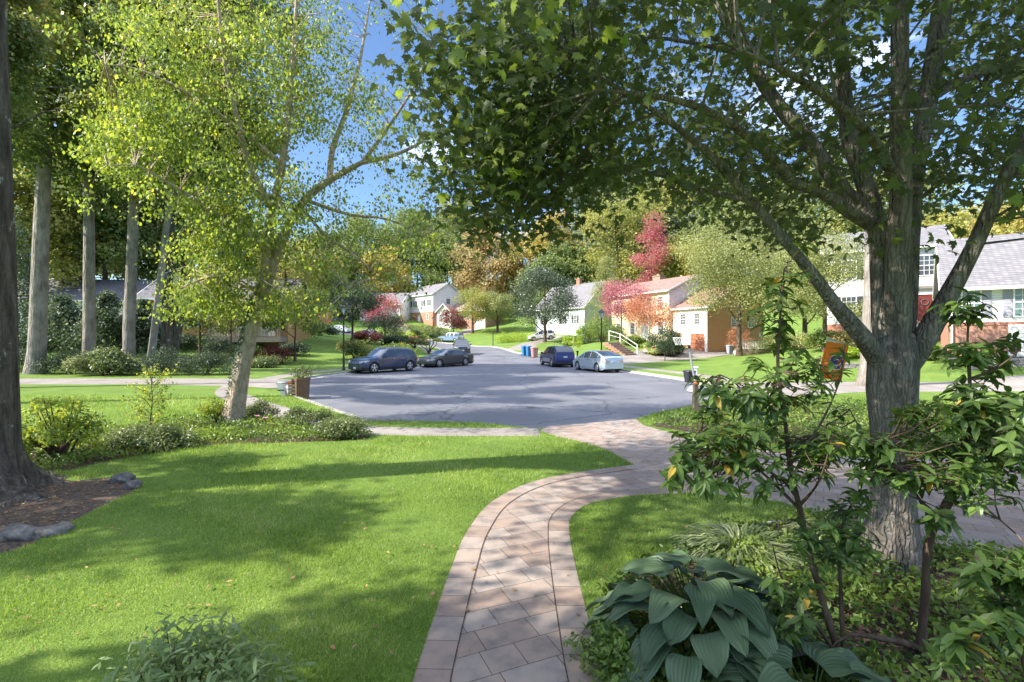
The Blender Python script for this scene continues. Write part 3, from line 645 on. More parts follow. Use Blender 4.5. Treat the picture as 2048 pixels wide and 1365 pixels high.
# ================================================================== old oak at the left edge
def oak():
    x0, y0 = -8.12, 7.5; t = thing('oak_tree', 'massive old oak with flared base and pale lichen patches at the left edge', 'tree', (x0, y0, 0))
    rg = random.Random(8); mb = MB(); V = []; hs = [0, .08, .2, .4, .7, 1.1, 1.7, 2.6, 3.6, 5, 6.5, 8.5, 11]; sides = 30
    base = [1.0, .86, .72, .62, .55, .51, .49, .47, .455, .44, .42, .38, .28]
    for i, (h, b) in enumerate(zip(hs, base)):
        for k in range(sides):
            a = 2*pi*k/sides; fl = max(0, 1-h/1.0)**2; rr = b*(1+fl*.30*cos(a*5+.8)+.03*sin(a*9+h*2)+rg.uniform(-.018, .018))
            V.append((rr*cos(a)+.05*sin(h*.6), rr*sin(a), h-.02))
    Fc = [(i*sides+k, i*sides+(k+1) % sides, (i+1)*sides+(k+1) % sides, (i+1)*sides+k) for i in range(len(hs)-1) for k in range(sides)]
    mb.add(V, Fc)
    r = np.random.default_rng(4); cl = clumps(r, (1.2, -3.2, 12.0), (5.6, 4.4, 4.2), 46)  # unseen crown set off the trunk to shade maple and driveway
    for k in range(16):
        e = Vector(cl[k]); a = Vector((0, 0, rg.uniform(6.2, 10.5))); m = a.lerp(e, .5)+Vector((0, 0, .5))
        mb.tube([a, a.lerp(m, .5), m, m.lerp(e, .6), e], [.16, .13, .1, .06, .02], 7)
    mb.build('trunk', BK['oak'], t, smooth=True, ang=75, recalc=False)
    V, k, ti = cloud(r, cl, 1.5, 21000, .17, 'oval'); np_mesh('crown', V, k, ti, LM['oak'], t)
oak()
# ================================================================== leaning ivy-clad birch
def birch():
    x0, y0 = G(467, 846); t = thing('birch_tree', 'leaning birch with bright yellow-green leaves and ivy up its trunk, in the left bed', 'tree', (x0, y0, 0))
    o = Vector((x0, y0, 0)); rg = random.Random(21); mb = MB(); r = np.random.default_rng(22)
    def limb(pl, rd, sides=9, j=.06):
        pts = catmull([Vector(P3(*p))-o for p in pl], .3); n = len(pts)
        mb.tube(pts, [np.interp(i/(n-1), np.linspace(0, 1, len(rd)), rd) for i in range(n)], sides, jit=j, rng=rg); return [Vector(p) for p in pts]
    Y = y0
    T = limb([(466,858,Y),(467,830,Y),(483,745,Y),(503,660,Y),(524,590,Y),(548,520,Y),(575,455,Y),(610,400,Y),(660,360,Y),(725,325,Y)], [.33,.235,.20,.19,.185,.15,.13,.11,.09,.065], 16, .05)
    Ls = [T]
    Ls.append(limb([(528,575,Y),(534,500,Y-.2),(545,420,Y-.4),(565,330,Y-.5),(580,200,Y-.7),(590,60,Y-.8),(600,-120,Y-.8)], [.13,.11,.09,.075,.06,.045,.02]))
    Ls.append(limb([(545,420,Y-.4),(500,330,Y-.6),(470,220,Y-.9),(445,90,Y-1.1),(430,-80,Y-1.2)], [.09,.08,.06,.045,.02]))
    Ls.append(limb([(660,360,Y),(665,300,Y+.4),(690,230,Y+.7),(720,120,Y+.9),(740,0,Y+1)], [.09,.075,.06,.04,.02]))
    Ls.append(limb([(725,325,Y),(790,310,Y+.2),(850,280,Y+.4),(900,235,Y+.5)], [.075,.055,.035,.012]))
    Ls.append(limb([(725,325,Y),(780,250,Y-.2),(830,170,Y-.4),(865,80,Y-.5)], [.06,.045,.03,.012]))
    Ls.append(limb([(524,590,Y),(470,560,Y-.7),(420,555,Y-1.3),(375,570,Y-1.8)], [.07,.05,.03,.01]))
    Ls.append(limb([(530,500,Y-.2),(450,440,Y-.9),(360,380,Y-1.6),(270,330,Y-2.2),(215,330,Y-2.5)], [.08,.065,.045,.03,.01]))
    Ls.append(limb([(565,330,Y-.5),(480,260,Y-1),(380,190,Y-1.6),(280,140,Y-2),(210,130,Y-2.3)], [.07,.06,.045,.03,.01]))
    Ls.append(limb([(610,400,Y),(700,430,Y+.6),(780,440,Y+1.1),(860,480,Y+1.4)], [.06,.045,.03,.01]))
    Ls.append(limb([(600,410,Y),(650,470,Y+.3),(720,520,Y+.5),(790,590,Y+.6)], [.05,.04,.025,.01]))
    ap = np.array([tuple(p) for Lq in Ls[1:] for p in Lq] + [tuple(p) for p in T[int(len(T)*.55):]])
    # clump centres given by region of the crown: (px, py, spread px, spread py, Y offset spread, count)
    dens = [(325,230,95,110,1.0,110,1.4),(270,300,70,60,.8,50,1.2),(420,150,110,110,1.2,95,1.2),(550,130,90,110,1.2,70,1.0),(450,400,80,80,1.0,110,1.1),(440,510,60,60,.8,90,1.1),(420,590,50,28,.6,60,1.2),
            (560,420,70,80,1.0,70,1.0),(560,600,60,30,.8,36,.9),(640,500,60,80,1.0,46,.6),(640,230,70,120,1.0,48,.8),(740,180,60,120,1.0,38,.6),(810,300,50,140,1.0,34,.6),(740,500,70,70,1.0,46,.6),(850,470,45,80,1.0,34,.6),(640,610,60,25,.8,20,.5),
            (500,-150,220,80,1.4,70,1.2),(330,20,110,60,1.2,45,1.1),(700,30,120,60,1.2,28,.7)]
    C = []; W = []
    for px, py, sx, sy, sd, n, wt in dens:
        for _ in range(n):
            qx, qy = px+rg.gauss(0, sx*.7), py+rg.gauss(0, sy*.7)
            if qx > 905 or (qy > 640): continue
            C.append(np.array(P3(qx, qy, Y-.6*(1-(qx-200)/600)+rg.gauss(0, sd*.9)))-np.array(o)); W.append(wt*(.7 if qy > 430 else 1)*rg.uniform(.4, 1.7))
    C = np.array(C); W = np.array(W)
    for p in C:
        d = np.linalg.norm(ap-p, axis=1); j = int(d.argmin()); a = Vector(ap[j]); e = Vector(p)
        if d[j] > 2.6: continue
        m = a.lerp(e, .5)+Vector((0, 0, .14*d[j])); mb.tube([a, a.lerp(m, .6), m, e, e+Vector((rg.uniform(-.1, .1), rg.uniform(-.1, .1), -.3))], [.012, .009, .006, .0035, .002], 4)
    mb.build('trunk', BK['birch'], t, smooth=True, ang=75, recalc=False)
    n = 58000; idx = r.choice(len(C), n, p=W/W.sum())
    P = C[idx]+r.normal(size=(n, 3))*np.array([.23, .23, .15])+np.array([0, 0, -.05]); Nn = rnd_unit(r, n)+np.array([-.45, -.2, .35])
    A = rnd_unit(r, n)*.7+np.array([0, 0, -.8]); V, k = leaves(P, A, Nn, .088*(.6+.8*r.random(n)), 'diamond')
    np_mesh('crown', V, k, np.clip(.45*r.random(len(C))[idx]+.55*r.random(n), 0, 1)**1.5, LM['birch'], t)
    # ivy
    n = 3400; f = r.random(n)**.9; pts = np.array([tuple(p) for p in T]); m = int(len(T)*.5); q = f*m; i = q.astype(int); fr = q-i
    c = pts[i]*(1-fr)[:, None]+pts[i+1]*fr[:, None]; rad = np.interp(f, [0, .1, .6, 1], [.34, .225, .19, .17])
    a = r.uniform(pi*.75, pi*1.38, n)+r.normal(size=n)*.15; d = np.stack([np.cos(a), np.sin(a), r.normal(size=n)*.15], 1)
    P = c+d*(rad+.015+.03*r.random(n))[:, None]; V, k = leaves(P, rnd_unit(r, n)+np.array([0, 0, -.6]), d+rnd_unit(r, n)*.45, .055*(.6+.8*r.random(n)), 'oval')
    np_mesh('ivy', V, k, r.random(n), LM['ivy'], t)
birch()
# ================================================================== tall pale trunks on the left
def tall_trunk(name, label, pb, pt, Y, wid, bm, seed, crown, cbz, group='tall straight trees behind the shrubs on the left', nl=15000):
    xb = (pb[0]-CX)/F*Y; z0 = hz(xb, Y)-.1; o = Vector((xb, Y, z0)); t = thing(name, label, 'tree', tuple(o), 0, group)
    rg = random.Random(seed); r = np.random.default_rng(seed); mb = MB(); h = 27
    e = Vector(P3(pt[0], pt[1], Y)); d = (e-Vector((xb, Y, z0))); d = d/d.z
    pts = [d*hh+Vector((rg.uniform(-.05, .05), 0, 0)) for hh in (0, .6, 1.5, 3, 6, 9, 12, 15, 18, 21, 24, h)]
    R = [wid*k for k in (1.35, 1.12, 1.0, .96, .9, .84, .78, .7, .6, .45, .3, .1)]
    mb.tube(pts, R, 14, jit=.03, rng=rg)
    cl = clumps(r, tuple(d*((h+cbz)/2)), (5.2, 4.8, (h-cbz)/2+1.5), 40, bottom=-.95)
    for k in range(14):
        e = Vector(cl[k]); zz = max(cbz*.9, min(h*.92, e.z-1)); a = d*zz; m = a.lerp(e, .5)+Vector((0, 0, .5))
        mb.tube([a, a.lerp(m, .5), m, e], [.11, .09, .06, .02], 5)
    mb.build('trunk', bm, t, smooth=True, ang=75, recalc=False)
    V, k, ti = cloud(r, cl, 1.6, nl, .30, 'diamond'); np_mesh('crown', V, k, ti, LM[crown], t)
    if seed == 31:     # dead grey branches low on the nearest trunk
        pass
    return t
tall_trunk('tulip_poplar', 'tall tree with a thick pale straight trunk, leftmost of the row behind the dark shrubs', (72,722), (90,300), 31, .46, BK['pale'], 31, 'poplar', 13)
tall_trunk('tulip_poplar', 'tall tree with spotted pale trunk, left of the lighter leafy shrub', (178,690), (178,300), 33, .36, BK['pale'], 32, 'poplar', 12)
tall_trunk('tulip_poplar', 'tall tree with smooth pale trunk leaning slightly right above the lighter leafy shrub', (256,690), (268,340), 33, .36, BK['pale'], 33, 'poplar', 13)
tall_trunk('tulip_poplar', 'tall tree with a slim pale trunk leaning right, touching the dark upright trunk', (297,690), (340,400), 33, .23, BK['pale'], 34, 'oak', 12)
tall_trunk('dark_trunk_tree', 'tall tree with a dark brown upright trunk among the pale trunks', (332,695), (338,400), 34, .36, BK['oak'], 35, 'oak', 13)
tall_trunk('dark_trunk_tree', 'tall tree with a dark trunk leaning far right, rightmost of the row', (336,700), (383,490), 34.5, .36, BK['oak'], 36, 'poplar', 14)
# ================================================================== trees beyond
BG = 'trees of the wooded hillside and far gardens'
def bgt(name, label, px, top, Y, rx, cbf, leaf, nl, ls, seed, cat='tree', group=BG, rt=.3, **k):
    x = (px-CX)/F*Y; z = hz(x, Y); h = CAMH-(top-HY)/F*Y-z
    return tree(name, label, cat, x, Y, h, rx, h*cbf, rt, LM[leaf], BK[k.pop('bark', 'brown')], nl, ls, seed, group=group, **k)
FAR = [
 # label, px, top, Y, rx, crown base fraction, leaf, count, leaf size
 ('yellow-green tree on the far hill behind the street lamp by the left lawn', 600,500,120,9,.15,'ygreen',9000,.5),
 ('green tree on the skyline left of the far yellow tree', 665,470,140,10,.2,'green',9000,.55),
 ('bright yellow tree above the red maple by the far white house', 775,500,135,7,.1,'yellow',8000,.45),
 ('tall green tree on the skyline over the left far houses', 730,440,150,11,.2,'green',9000,.55),
 ('broad green tree rising behind the white gabled house', 835,425,150,11,.15,'green',12000,.5),
 ('green tree between the white gabled house and the brown-roofed house', 895,470,140,8,.05,'green',9000,.5),
 ('tall green tree with yellow tips on the skyline left of centre', 905,420,160,12,.2,'ygreen',11000,.55),
 ('peach and orange tree left of the yellow-topped tree on the skyline', 985,468,130,9,.08,'orange',12000,.45),
 ('orange-yellow tree beside the yellow-topped tree, above the magnolia', 1045,462,128,7,.1,'yellow',10000,.42),
 ('yellow-topped tree on the skyline above the magnolia', 1112,438,125,8,.15,'yellow',10000,.42),
 ('green tree low on the hill behind the grey-roofed house', 1130,510,118,9,.05,'green',11000,.45),
 ('tallest blue-green tree on the skyline right of centre', 1190,345,150,13,.1,'blue',15000,.55),
 ('large rounded green tree on the hill behind the red tree', 1235,400,115,12,.1,'ygreen',17000,.42),
 ('big green tree standing between the blue-green tree and the maple leaves', 1290,350,150,13,.1,'green',13000,.55),
 ('dark green tree directly behind the tall red tree', 1340,440,112,9,.05,'dark',10000,.45),
 ('tall green tree on the hill right of the red tree', 1370,345,135,12,.1,'ygreen',13000,.5),
 ('yellow-tinged tree on the hill above the chimney of the yellow house', 1385,480,100,7,.1,'ygreen',9000,.4),
 ('tall green tree on the hill behind the willow oak', 1480,350,120,12,.1,'green',11000,.5),
 ('golden green tree on the hill seen through the maple left of its trunk', 1600,360,95,11,.08,'ygreen',12000,.42),
 ('green tree on the hill behind the maple trunk', 1720,370,90,11,.1,'green',10000,.42),
 ('yellow-orange tree above the white colonial house', 1860,430,62,6,.2,'ygreen',9000,.33),
 ('yellowing tree above the roof of the white house wing', 1985,420,70,8,.2,'yellow',9000,.36),
 ('green tree far right behind the white house wing', 2120,380,75,10,.2,'green',8000,.4),
]
for i, (lab, px, top, Y, rx, cbf, lf, nl, ls) in enumerate(FAR):
    bgt('hillside_tree', lab, px, top-14, Y, rx*1.12, cbf*.6, lf, int(nl*1.5), ls*1.3, 100+i, ncl=44, nb=6, sides=6)
# leftover wooded mass beyond the left house
WOOD = [(-60,60,.1),(15,50,.08),(75,62,.06),(125,53,.06),(165,68,.06),(210,56,.06),(262,66,.06),(310,58,.06),(370,75,.1),(430,85,.1),(480,72,.1),(530,90,.1)]
WL = ['leftmost dark woodland tree behind the oak trunk','dark woodland tree partly behind the oak trunk','woodland tree in the gap left of the first pale trunk','woodland tree right behind the first pale trunk',
 'woodland tree between the first and second pale trunks','woodland tree behind the second pale trunk','woodland tree between the second and third pale trunks','woodland tree behind the slim pale trunk','woodland tree right of the dark leaning trunk',
 'woodland tree seen over the porch of the brick house','dark woodland tree behind the birch trunk','woodland tree behind the birch crown, above the far street']
for i, (px, Y, cbf) in enumerate(WOOD):
    top = [180,120,230,150,240,160,230,220,330,380,420,440][i]
    bgt('woodland_tree', WL[i], px, top, Y, 5.2 if i < 8 else 5.0, cbf, ['poplar','ygreen','green','ygreen','poplar','green','ygreen','green','ygreen','ygreen','green','ygreen'][i], 14000, .40, 140+i, ncl=60, nb=8, sides=6, group='woodland trees beyond the left house', fill=.2)
# hemlocks with layered dark branches in front of the left house
for i, (px, Y, top, rx) in enumerate([(15,42,400,3.2),(125,41,590,3.0),(215,40,585,2.6),(285,43,600,2.0)]):
    bgt('hemlock', ['dark hemlock at the far left beside the oak trunk','dark hemlock between the first two pale trunks','dark hemlock behind the second and third pale trunks','small dark hemlock behind the slim pale trunk'][i],
        px, top, Y, rx, .05, 'hemlock', 9000, .2, 160+i, ncl=60, nb=14, cone=True, group='dark hemlocks in front of the left house', rt=.2)
bgt('hardwood_tree', 'dark-trunked tree to the right of the leaning birch, behind its crown', 570,470,52,3.6,.35,'ygreen',8000,.2,171, group=None, rt=.3, bark='oak')
bgt('pine_tree', 'dark pine with several trunks behind the left street lamp', 705,540,56,3.4,.22,'dark',11000,.16,172, group=None, rt=.16)
bgt('pine_tree', 'small dark layered pine right of the left street lamp', 770,622,62,2.6,.3,'dark',5000,.14,173, group=None, rt=.12)
bgt('red_maple', 'bright red maple in front of the far white house on the left', 770,585,98,4.6,.2,'red',6500,.22,174, group=None, rt=.16)
bgt('red_maple', 'tiny orange-red maple beside the far side street', 645,622,108,2.2,.2,'red',1500,.22,175, group=None, rt=.1)
bgt('red_maple', 'dark wine-red maple in front of the brown-roofed house', 907,612,108,3.4,.1,'wine',5000,.22,176, group=None, rt=.14)
bgt('round_tree', 'rounded orange-tipped tree on the green slope, left of the magnolia', 945,578,104,5.2,.22,'ygreen',11000,.24,177, group=None, rt=.3)
bgt('round_tree', 'second rounded green tree tucked against the magnolia on the slope', 995,582,103,4.2,.22,'willow',9000,.24,178, group=None, rt=.3)
bgt('magnolia_tree', 'large glossy grey-green magnolia on the lawn beside the white suv', 1090,528,74,5.2,.13,'magnolia',17000,.21,179, group=None, rt=.24, ncl=60, cone=False)
bgt('column_tree', 'tall pale green columnar tree right of the grey-roofed house', 1212,505,86,3.9,.02,'willow',14000,.18,180, group=None, rt=.2, ncl=60, cone=True)
bgt('young_tree', 'small bright lime-green young tree with a white wrapped stem', 1147,657,49,1.15,.42,'lime',2600,.1,181, group=None, rt=.06, bark='white', ncl=16)
bgt('pink_tree', 'pink-leaved ornamental tree left of the yellow house', 1243,560,68,3.9,.35,'pink',10000,.16,182, group=None, rt=.14, ncl=40)
bgt('peach_tree', 'peach-coloured ornamental tree in front of the yellow house', 1298,588,57,3.5,.3,'peach',9000,.14,183, group=None, rt=.1, bark='white', ncl=44)
bgt('red_tree', 'tall narrow crimson tree on the hill above the yellow house', 1302,418,98,3.6,.12,'red',9500,.26,184, group=None, rt=.2, ncl=44, cr=1.7)
bgt('laurel_tree', 'small dark green tree in front of the beige sedan', 1330,655,47.5,2.0,.3,'dark',5000,.13,185, group=None, rt=.05, ncl=26)
bgt('willow_oak', 'large pale green tree overhanging the right side of the yellow house', 1478,395,51,6.0,.12,'willow',42000,.17,186, group=None, rt=.3, ncl=80, fill=.25)
bgt('willow_oak', 'second pale green tree right of the yellow house, behind the maple', 1610,450,55,5.4,.15,'willow',19000,.18,187, group=None, rt=.3, ncl=60, fill=.25)
bgt('willow_oak', 'sunny green tree beside the white colonial house, left of the maple trunk', 1650,440,38,3.4,.1,'willow',22000,.13,188, group=None, rt=.2, ncl=50, fill=.25)
bgt('hardwood_tree', 'tree with a pale knobbly trunk standing just left of the maple trunk, across the driveway', 1741,250,24,3.4,.62,'ygreen',9000,.14,189, group=None, rt=.47, bark='pale')
bgt('dry_shrub_tree', 'small peach-leaved tree beside the brick side wall', 1480,652,57,1.5,.1,'peach',2600,.11,190, group=None, rt=.05, bark='white', cat='small tree')
tree('edge_tree', 'yellowing tree rising behind the old oak at the left edge of the photo', 'tree', -18.2, 17.6, 19, 4.4, 8.5, .28, LM['oak'], BK['oak'], 34000, .15, 203, fill=.35, ncl=26, cr=.85)  # added so its tightly clumped crown streaks the road with shade
tree('edge_tree', 'taller green tree behind the yellowing one, at the far side of the left drive', 'tree', -25.5, 22.5, 24, 5.0, 11, .32, LM['poplar'], BK['pale'], 38000, .19, 204, fill=.35, ncl=30, cr=1.05)  # likewise added, to break shade over the farther road
bgt('dogwood', 'small olive-leaved understory tree hiding the left part of the brick porch house', 400,545,41,2.8,.3,'oak',7000,.17,191, group=None, rt=.12, cat='small tree', ncl=34)
bgt('dogwood', 'small yellow-green understory tree left of the birch trunk, before the porch', 462,575,40,2.2,.35,'ygreen',4200,.15,192, group=None, rt=.1, cat='small tree', ncl=28)
bgt('dogwood', 'dark understory tree right of the birch trunk, at the end of the porch house', 590,560,43,2.9,.25,'poplar',7500,.17,193, group=None, rt=.12, cat='small tree', ncl=34)
# trees standing outside the picture on the left; the lawn shade comes from them
tree('shade_tree', 'tall oak outside the picture beyond the left edge of the lawn', 'tree', -18.5, 3.5, 14, 4.6, 6, .35, LM['oak'], BK['oak'], 10000, .2, 201, group='shade trees beyond the left edge', fill=.4, ncl=20, cr=.85)
tree('shade_tree', 'tall oak outside the picture near the left corner of the house', 'tree', -11.5, -1.5, 12.5, 4.2, 6.5, .3, LM['oak'], BK['oak'], 9000, .19, 202, group='shade trees beyond the left edge', fill=.4, ncl=17, cr=.75)
# ================================================================== shrubs
DS = 'dark spreading shrubs below the tall trunks'
bush('rhododendron', 'lighter grey-green leafy shrub in the middle of the dark shrubs', 'shrub', -24.6, 30.2, 1.9, 1.4, 1.9, 6500, .16, LM['azalea'], 301, ncl=22, cr=.6, shape='oval')
bush('spreading_yew', 'dark low yew left of the lighter shrub, near the first pale trunk', 'shrub', -28.0, 31.5, 1.9, 1.5, 1.7, 8000, .11, LM['dark'], 302, DS, ncl=24, shape='lance')
bush('spreading_yew', 'dark low yew right of the lighter shrub', 'shrub', -21.6, 31.2, 2.0, 1.5, 1.75, 8000, .11, LM['dark'], 303, DS, ncl=24, shape='lance')
bush('spreading_yew', 'broad dark yew at the right end of the shrubs, beside the lawn', 'shrub', -18.8, 30.8, 2.1, 1.5, 1.6, 8000, .11, LM['dark'], 304, DS, ncl=24, shape='lance')
bush('spreading_yew', 'dark yew at the foot of the leftmost pale trunk, half behind the oak', 'shrub', -32.5, 31.8, 2.3, 1.6, 1.8, 8000, .11, LM['dark'], 305, DS, ncl=24, shape='lance')
FS = 'foundation shrubs in front of the left brick house'
for i, (px, py, Y, rx, h, lf) in enumerate([(395,672,44,2.0,1.9,'dark'),(445,678,43,1.8,1.6,'dark'),(500,682,42,1.8,1.4,'shrub'),(548,686,41,1.7,1.7,'wine'),(590,690,46,1.6,1.5,'dark'),(530,706,38,1.6,.8,'azalea')]):
    x = (px-CX)/F*Y
    bush('foundation_shrub', ['dark spiky shrub under the window of the left brick house','dark shrub below the left end of the porch','green shrub in front of the porch, behind the birch trunk','brownish round shrub right of the birch trunk','dark shrub at the right end of the foundation planting','low pale shrub at the lawn edge below the brownish round shrub'][i],
         'shrub', x, Y, rx, rx*.8, h, 4200, .13, LM[lf], 310+i, FS, ncl=16)
GS = 'garden shrubs on the corner plot behind the parked cars'
for i, (px, Y, rx, h, lf) in enumerate([(640,64,2.4,1.6,'dark'),(600,66,2.6,1.8,'shrub'),(712,46,1.9,2.0,'oak'),(760,47,2.6,1.1,'oak'),(790,50,2.2,1.2,'shrub'),(790,58,1.8,2.1,'dark'),(735,60,2.2,1.6,'wine'),(830,72,2.0,1.3,'wine'),(860,105,4.0,2.2,'green'),(830,108,4.0,2.4,'azalea'),(790,92,3.4,2.0,'green'),(820,92,3.4,1.4,'lime'),(885,100,2.8,1.8,'azalea')]):
    x = (px-CX)/F*Y
    bush('garden_shrub', ['dark low shrub below the far side street','green shrub left of the left street lamp, below the side street','olive shrub right of the left street lamp','low mounded shrub directly behind the navy suv','low green mound behind the grey sedan','dark shrub right of the small pine','reddish shrub under the pine trunks','dark red shrub on the far corner','green shrub before the brown-roofed house','pale shrub left of the brown-roofed house','green shrub under the red maple','lime green ground shrub on the far corner slope','pale shrub beside the far lamp'][i],
         'shrub', x, Y, rx, rx*.7, h, 3000, .14+.0009*Y, LM[lf], 330+i, GS, ncl=14)
for i, (px, Y) in enumerate([(828,60),(858,57)]):
    x = (px-CX)/F*Y; z = hz(x, Y); r = np.random.default_rng(350+i)
    t = thing('cloud_pruned_tree', ['cloud-pruned little tree left of its twin, behind the grey sedan','cloud-pruned little tree nearest the street, behind the grey sedan'][i], 'shrub', (x, Y, z), 0, 'cloud-pruned little trees'); mb = MB(); cs = []
    for k, (a, b, c) in enumerate([(-1.1,0,1.5),(.1,.2,2.3),(1.0,-.1,1.6),(-.3,-.3,1.2),(.6,.3,2.0)]):
        mb.tube([(0, 0, -.05), (a*.3, b*.3, c*.35), (a*.8, b*.8, c*.6), (a, b, c)], [.07, .06, .045, .02], 6); cs.append((a, b, c))
    mb.build('stems', BK['oak'], t, smooth=True, recalc=False); V, k, ti = cloud(r, cs, .5, 2600, .13, 'oval', flat=.45); np_mesh('foliage', V, k, ti, LM['green'], t)
for i, px in enumerate([1236, 1248]):
    bush('boxwood', ['left clipped round boxwood by the brick steps','right clipped round boxwood by the brick steps'][i], 'shrub', (px-CX)/F*60, 60, .38, .38, 1.15, 2600, .09, LM['green'], 360+i, 'clipped boxwoods by the brick steps', ncl=14, z=hz((px-CX)/F*60, 60))
RS = 'shrubs round the houses on the right'
for i, (px, Y, rx, h, lf) in enumerate([(1205,66,3.2,3.6,'shrub'),(1180,70,2.4,3.0,'shrub'),(1035,84,4.0,1.4,'lime'),(1310,53.5,1.7,1.5,'lime'),(1345,52.5,1.6,2.4,'dark'),(1268,57,1.4,1.3,'shrub'),(1150,68,2.4,1.3,'dark'),(1560,50,2.6,2.4,'willow'),(1600,45,2.2,1.8,'willow'),(1650,38.5,1.6,1.7,'shrub'),(1700,37.5,1.8,1.6,'orange'),(1660,34.5,1.1,.9,'azalea'),(1715,35.5,1.5,.6,'lime'),(1880,31,1.1,.9,'azalea')]):
    x = (px-CX)/F*Y
    bush('garden_shrub', ['large dark green shrub under the pink tree','green shrub between the columnar tree and the pink tree','low yellow-green shrub bank on the slope by the concrete drive','yellow-green shrub under the peach tree','dark shrub beside the beige sedan','green shrub at the top of the brick steps','dark low shrub right of the magnolia trunk','pale green shrub right of the wooden deck rail','pale shrub left of the flag','dark green shrub above the orange flag','coppery shrub behind the orange flag','small shrub by the left end of the stone wall','bright low plant on top of the stone wall','small pale shrub at the brick corner of the white house'][i],
         'shrub', x, Y, rx, rx*.8, h, 4200, .12+.0006*Y, LM[lf], 370+i, RS, ncl=18)
# ================================================================== left bed
bush('loose_shrub', 'airy light green shrub beside the oak trunk, tallest in the left bed', 'shrub', *G(120, 918), 1.0, .6, 1.5, 2600, .075, LM['birch'], 401, ncl=36, cr=.2, stems=22, shape='oval')
bush('low_shrub', 'low mounded shrub in the left bed, right of the airy shrub', 'shrub', *G(305, 896), 1.05, .55, .52, 6500, .055, LM['azalea'], 402, ncl=30, cr=.24)
bush('azalea_mound', 'neat rounded shrub at the right end of the left bed', 'shrub', *G(682, 874), .62, .5, .52, 7000, .045, LM['azalea'], 403, ncl=26, cr=.2)
bush('low_shrub', 'small upright yellowish shrub just left of the birch trunk', 'shrub', *G(428, 848), .45, .4, .85, 2600, .05, LM['birch'], 404, ncl=16, cr=.18, stems=10)
bush('low_shrub', 'small shrub just right of the birch trunk', 'shrub', *G(520, 838), .5, .4, .62, 3000, .05, LM['azalea'], 405, ncl=16, cr=.18)
bush('low_shrub', 'pale low shrub along the sidewalk behind the rounded mound', 'shrub', *G(610, 852), .9, .45, .5, 5000, .05, LM['azalea'], 406, ncl=20, cr=.2)
def sapling():
    x, y = G(303, 866); t = thing('sapling', 'slender young tree with sparse leaves and a few orange ones, in the left bed', 'sapling', (x, y, 0)); o = Vector((x, y, 0)); rg = random.Random(9); mb = MB(); r = np.random.default_rng(9)
    mb.tube([Vector(P3(*p))-o for p in ((303,870,y),(301,840,y),(305,800,y),(303,770,y),(300,730,y))], [.018,.015,.012,.008,.003], 6); tips = []
    for px, py in ((250,800),(262,770),(275,790),(285,750),(292,735),(312,735),(335,748),(345,742),(345,790),(330,810),(320,830),(275,820),(258,830),(340,770),(318,760),(290,775),(322,790)):
        e = Vector(P3(px, py, y+rg.uniform(-.3, .3)))-o; b = Vector((0, 0, max(.3, e.z-.35))); mb.tube([b, b.lerp(e, .5)+Vector((0, 0, .05)), e], [.007, .005, .002], 4)
        for k in range(7): tips.append(tuple(b.lerp(e, .35+.65*k/6)))
    mb.build('trunk', BK['brown'], t, smooth=True, recalc=False)
    C = np.array(tips); n = 1000; idx = r.integers(0, len(C), n); P = C[idx]+r.normal(size=(n, 3))*.05
    V, k = leaves(P, rnd_unit(r, n), rnd_unit(r, n)+np.array([0, -.2, .7]), .062*(.6+.7*r.random(n)), 'oval'); np_mesh('crown', V, k, r.random(n), LM['birch'], t)
sapling()
def scatter(poly, n, r, dens=None, ymin=None):
    xs = [p[0] for p in poly]; ys = [p[1] for p in poly]; out = []
    m = 0; X = []; Yv = []
    while m < n:
        x = r.uniform(min(xs), max(xs), n*2); y = r.uniform(min(ys), max(ys), n*2); ok = inpoly(x, y, poly)
        if dens is not None: ok &= r.random(n*2) < dens(x, y)
        X.append(x[ok]); Yv.append(y[ok]); m += ok.sum()
    return np.concatenate(X)[:n], np.concatenate(Yv)[:n]
def cover(name, label, poly, n, size, hgt, m, seed, shape='oval', dens=None, clump=.35, up=.7):
    r = np.random.default_rng(seed); x, y = scatter(poly, n, r, dens)
    hh = hgt*(.35+.65*(.5+.25*np.sin(x*5.3+np.sin(y*4))+.25*np.sin(y*6.1+np.sin(x*3.7)))); z = H(x, y)-.01+hh*r.random(n)**.6
    P = np.stack([x, y, z], 1); V, k = leaves(P, rnd_unit(r, n)+np.array([0, 0, .15]), rnd_unit(r, n)*.8+np.array([0, -.15, up]), size*(.6+.8*r.random(n)), shape)
    o = np_mesh(name, V, k, np.clip(.5+.3*np.sin(x*3.1)*np.sin(y*2.7)+.5*(r.random(n)-.5), 0, 1), m); tagp(o, label, 'ground cover', kind='stuff'); return o
cover('ground_cover', 'leafy ground cover filling the left bed below the birch', BED1, 26000, .062, .26, LM['cover'], 420)
cover('ground_cover', 'leafy ground cover under the maple in the right bed', BED2, 46000, .058, .2, LM['cover'], 421, dens=lambda x, y: np.clip(.25+1.3*(.5+.5*np.sin(x*2.3+1)*np.sin(y*2.9)), 0, 1)*(y > 2.4))
cover('ground_cover', 'mixed low plants in the bed between the paver driveway and the road', BED3, 26000, .075, .38, LM['cover'], 422, dens=lambda x, y: (x < 16)*np.clip(.45+1.2*(.5+.5*np.sin(x*2.1)*np.sin(y*1.9+1)), 0, 1))
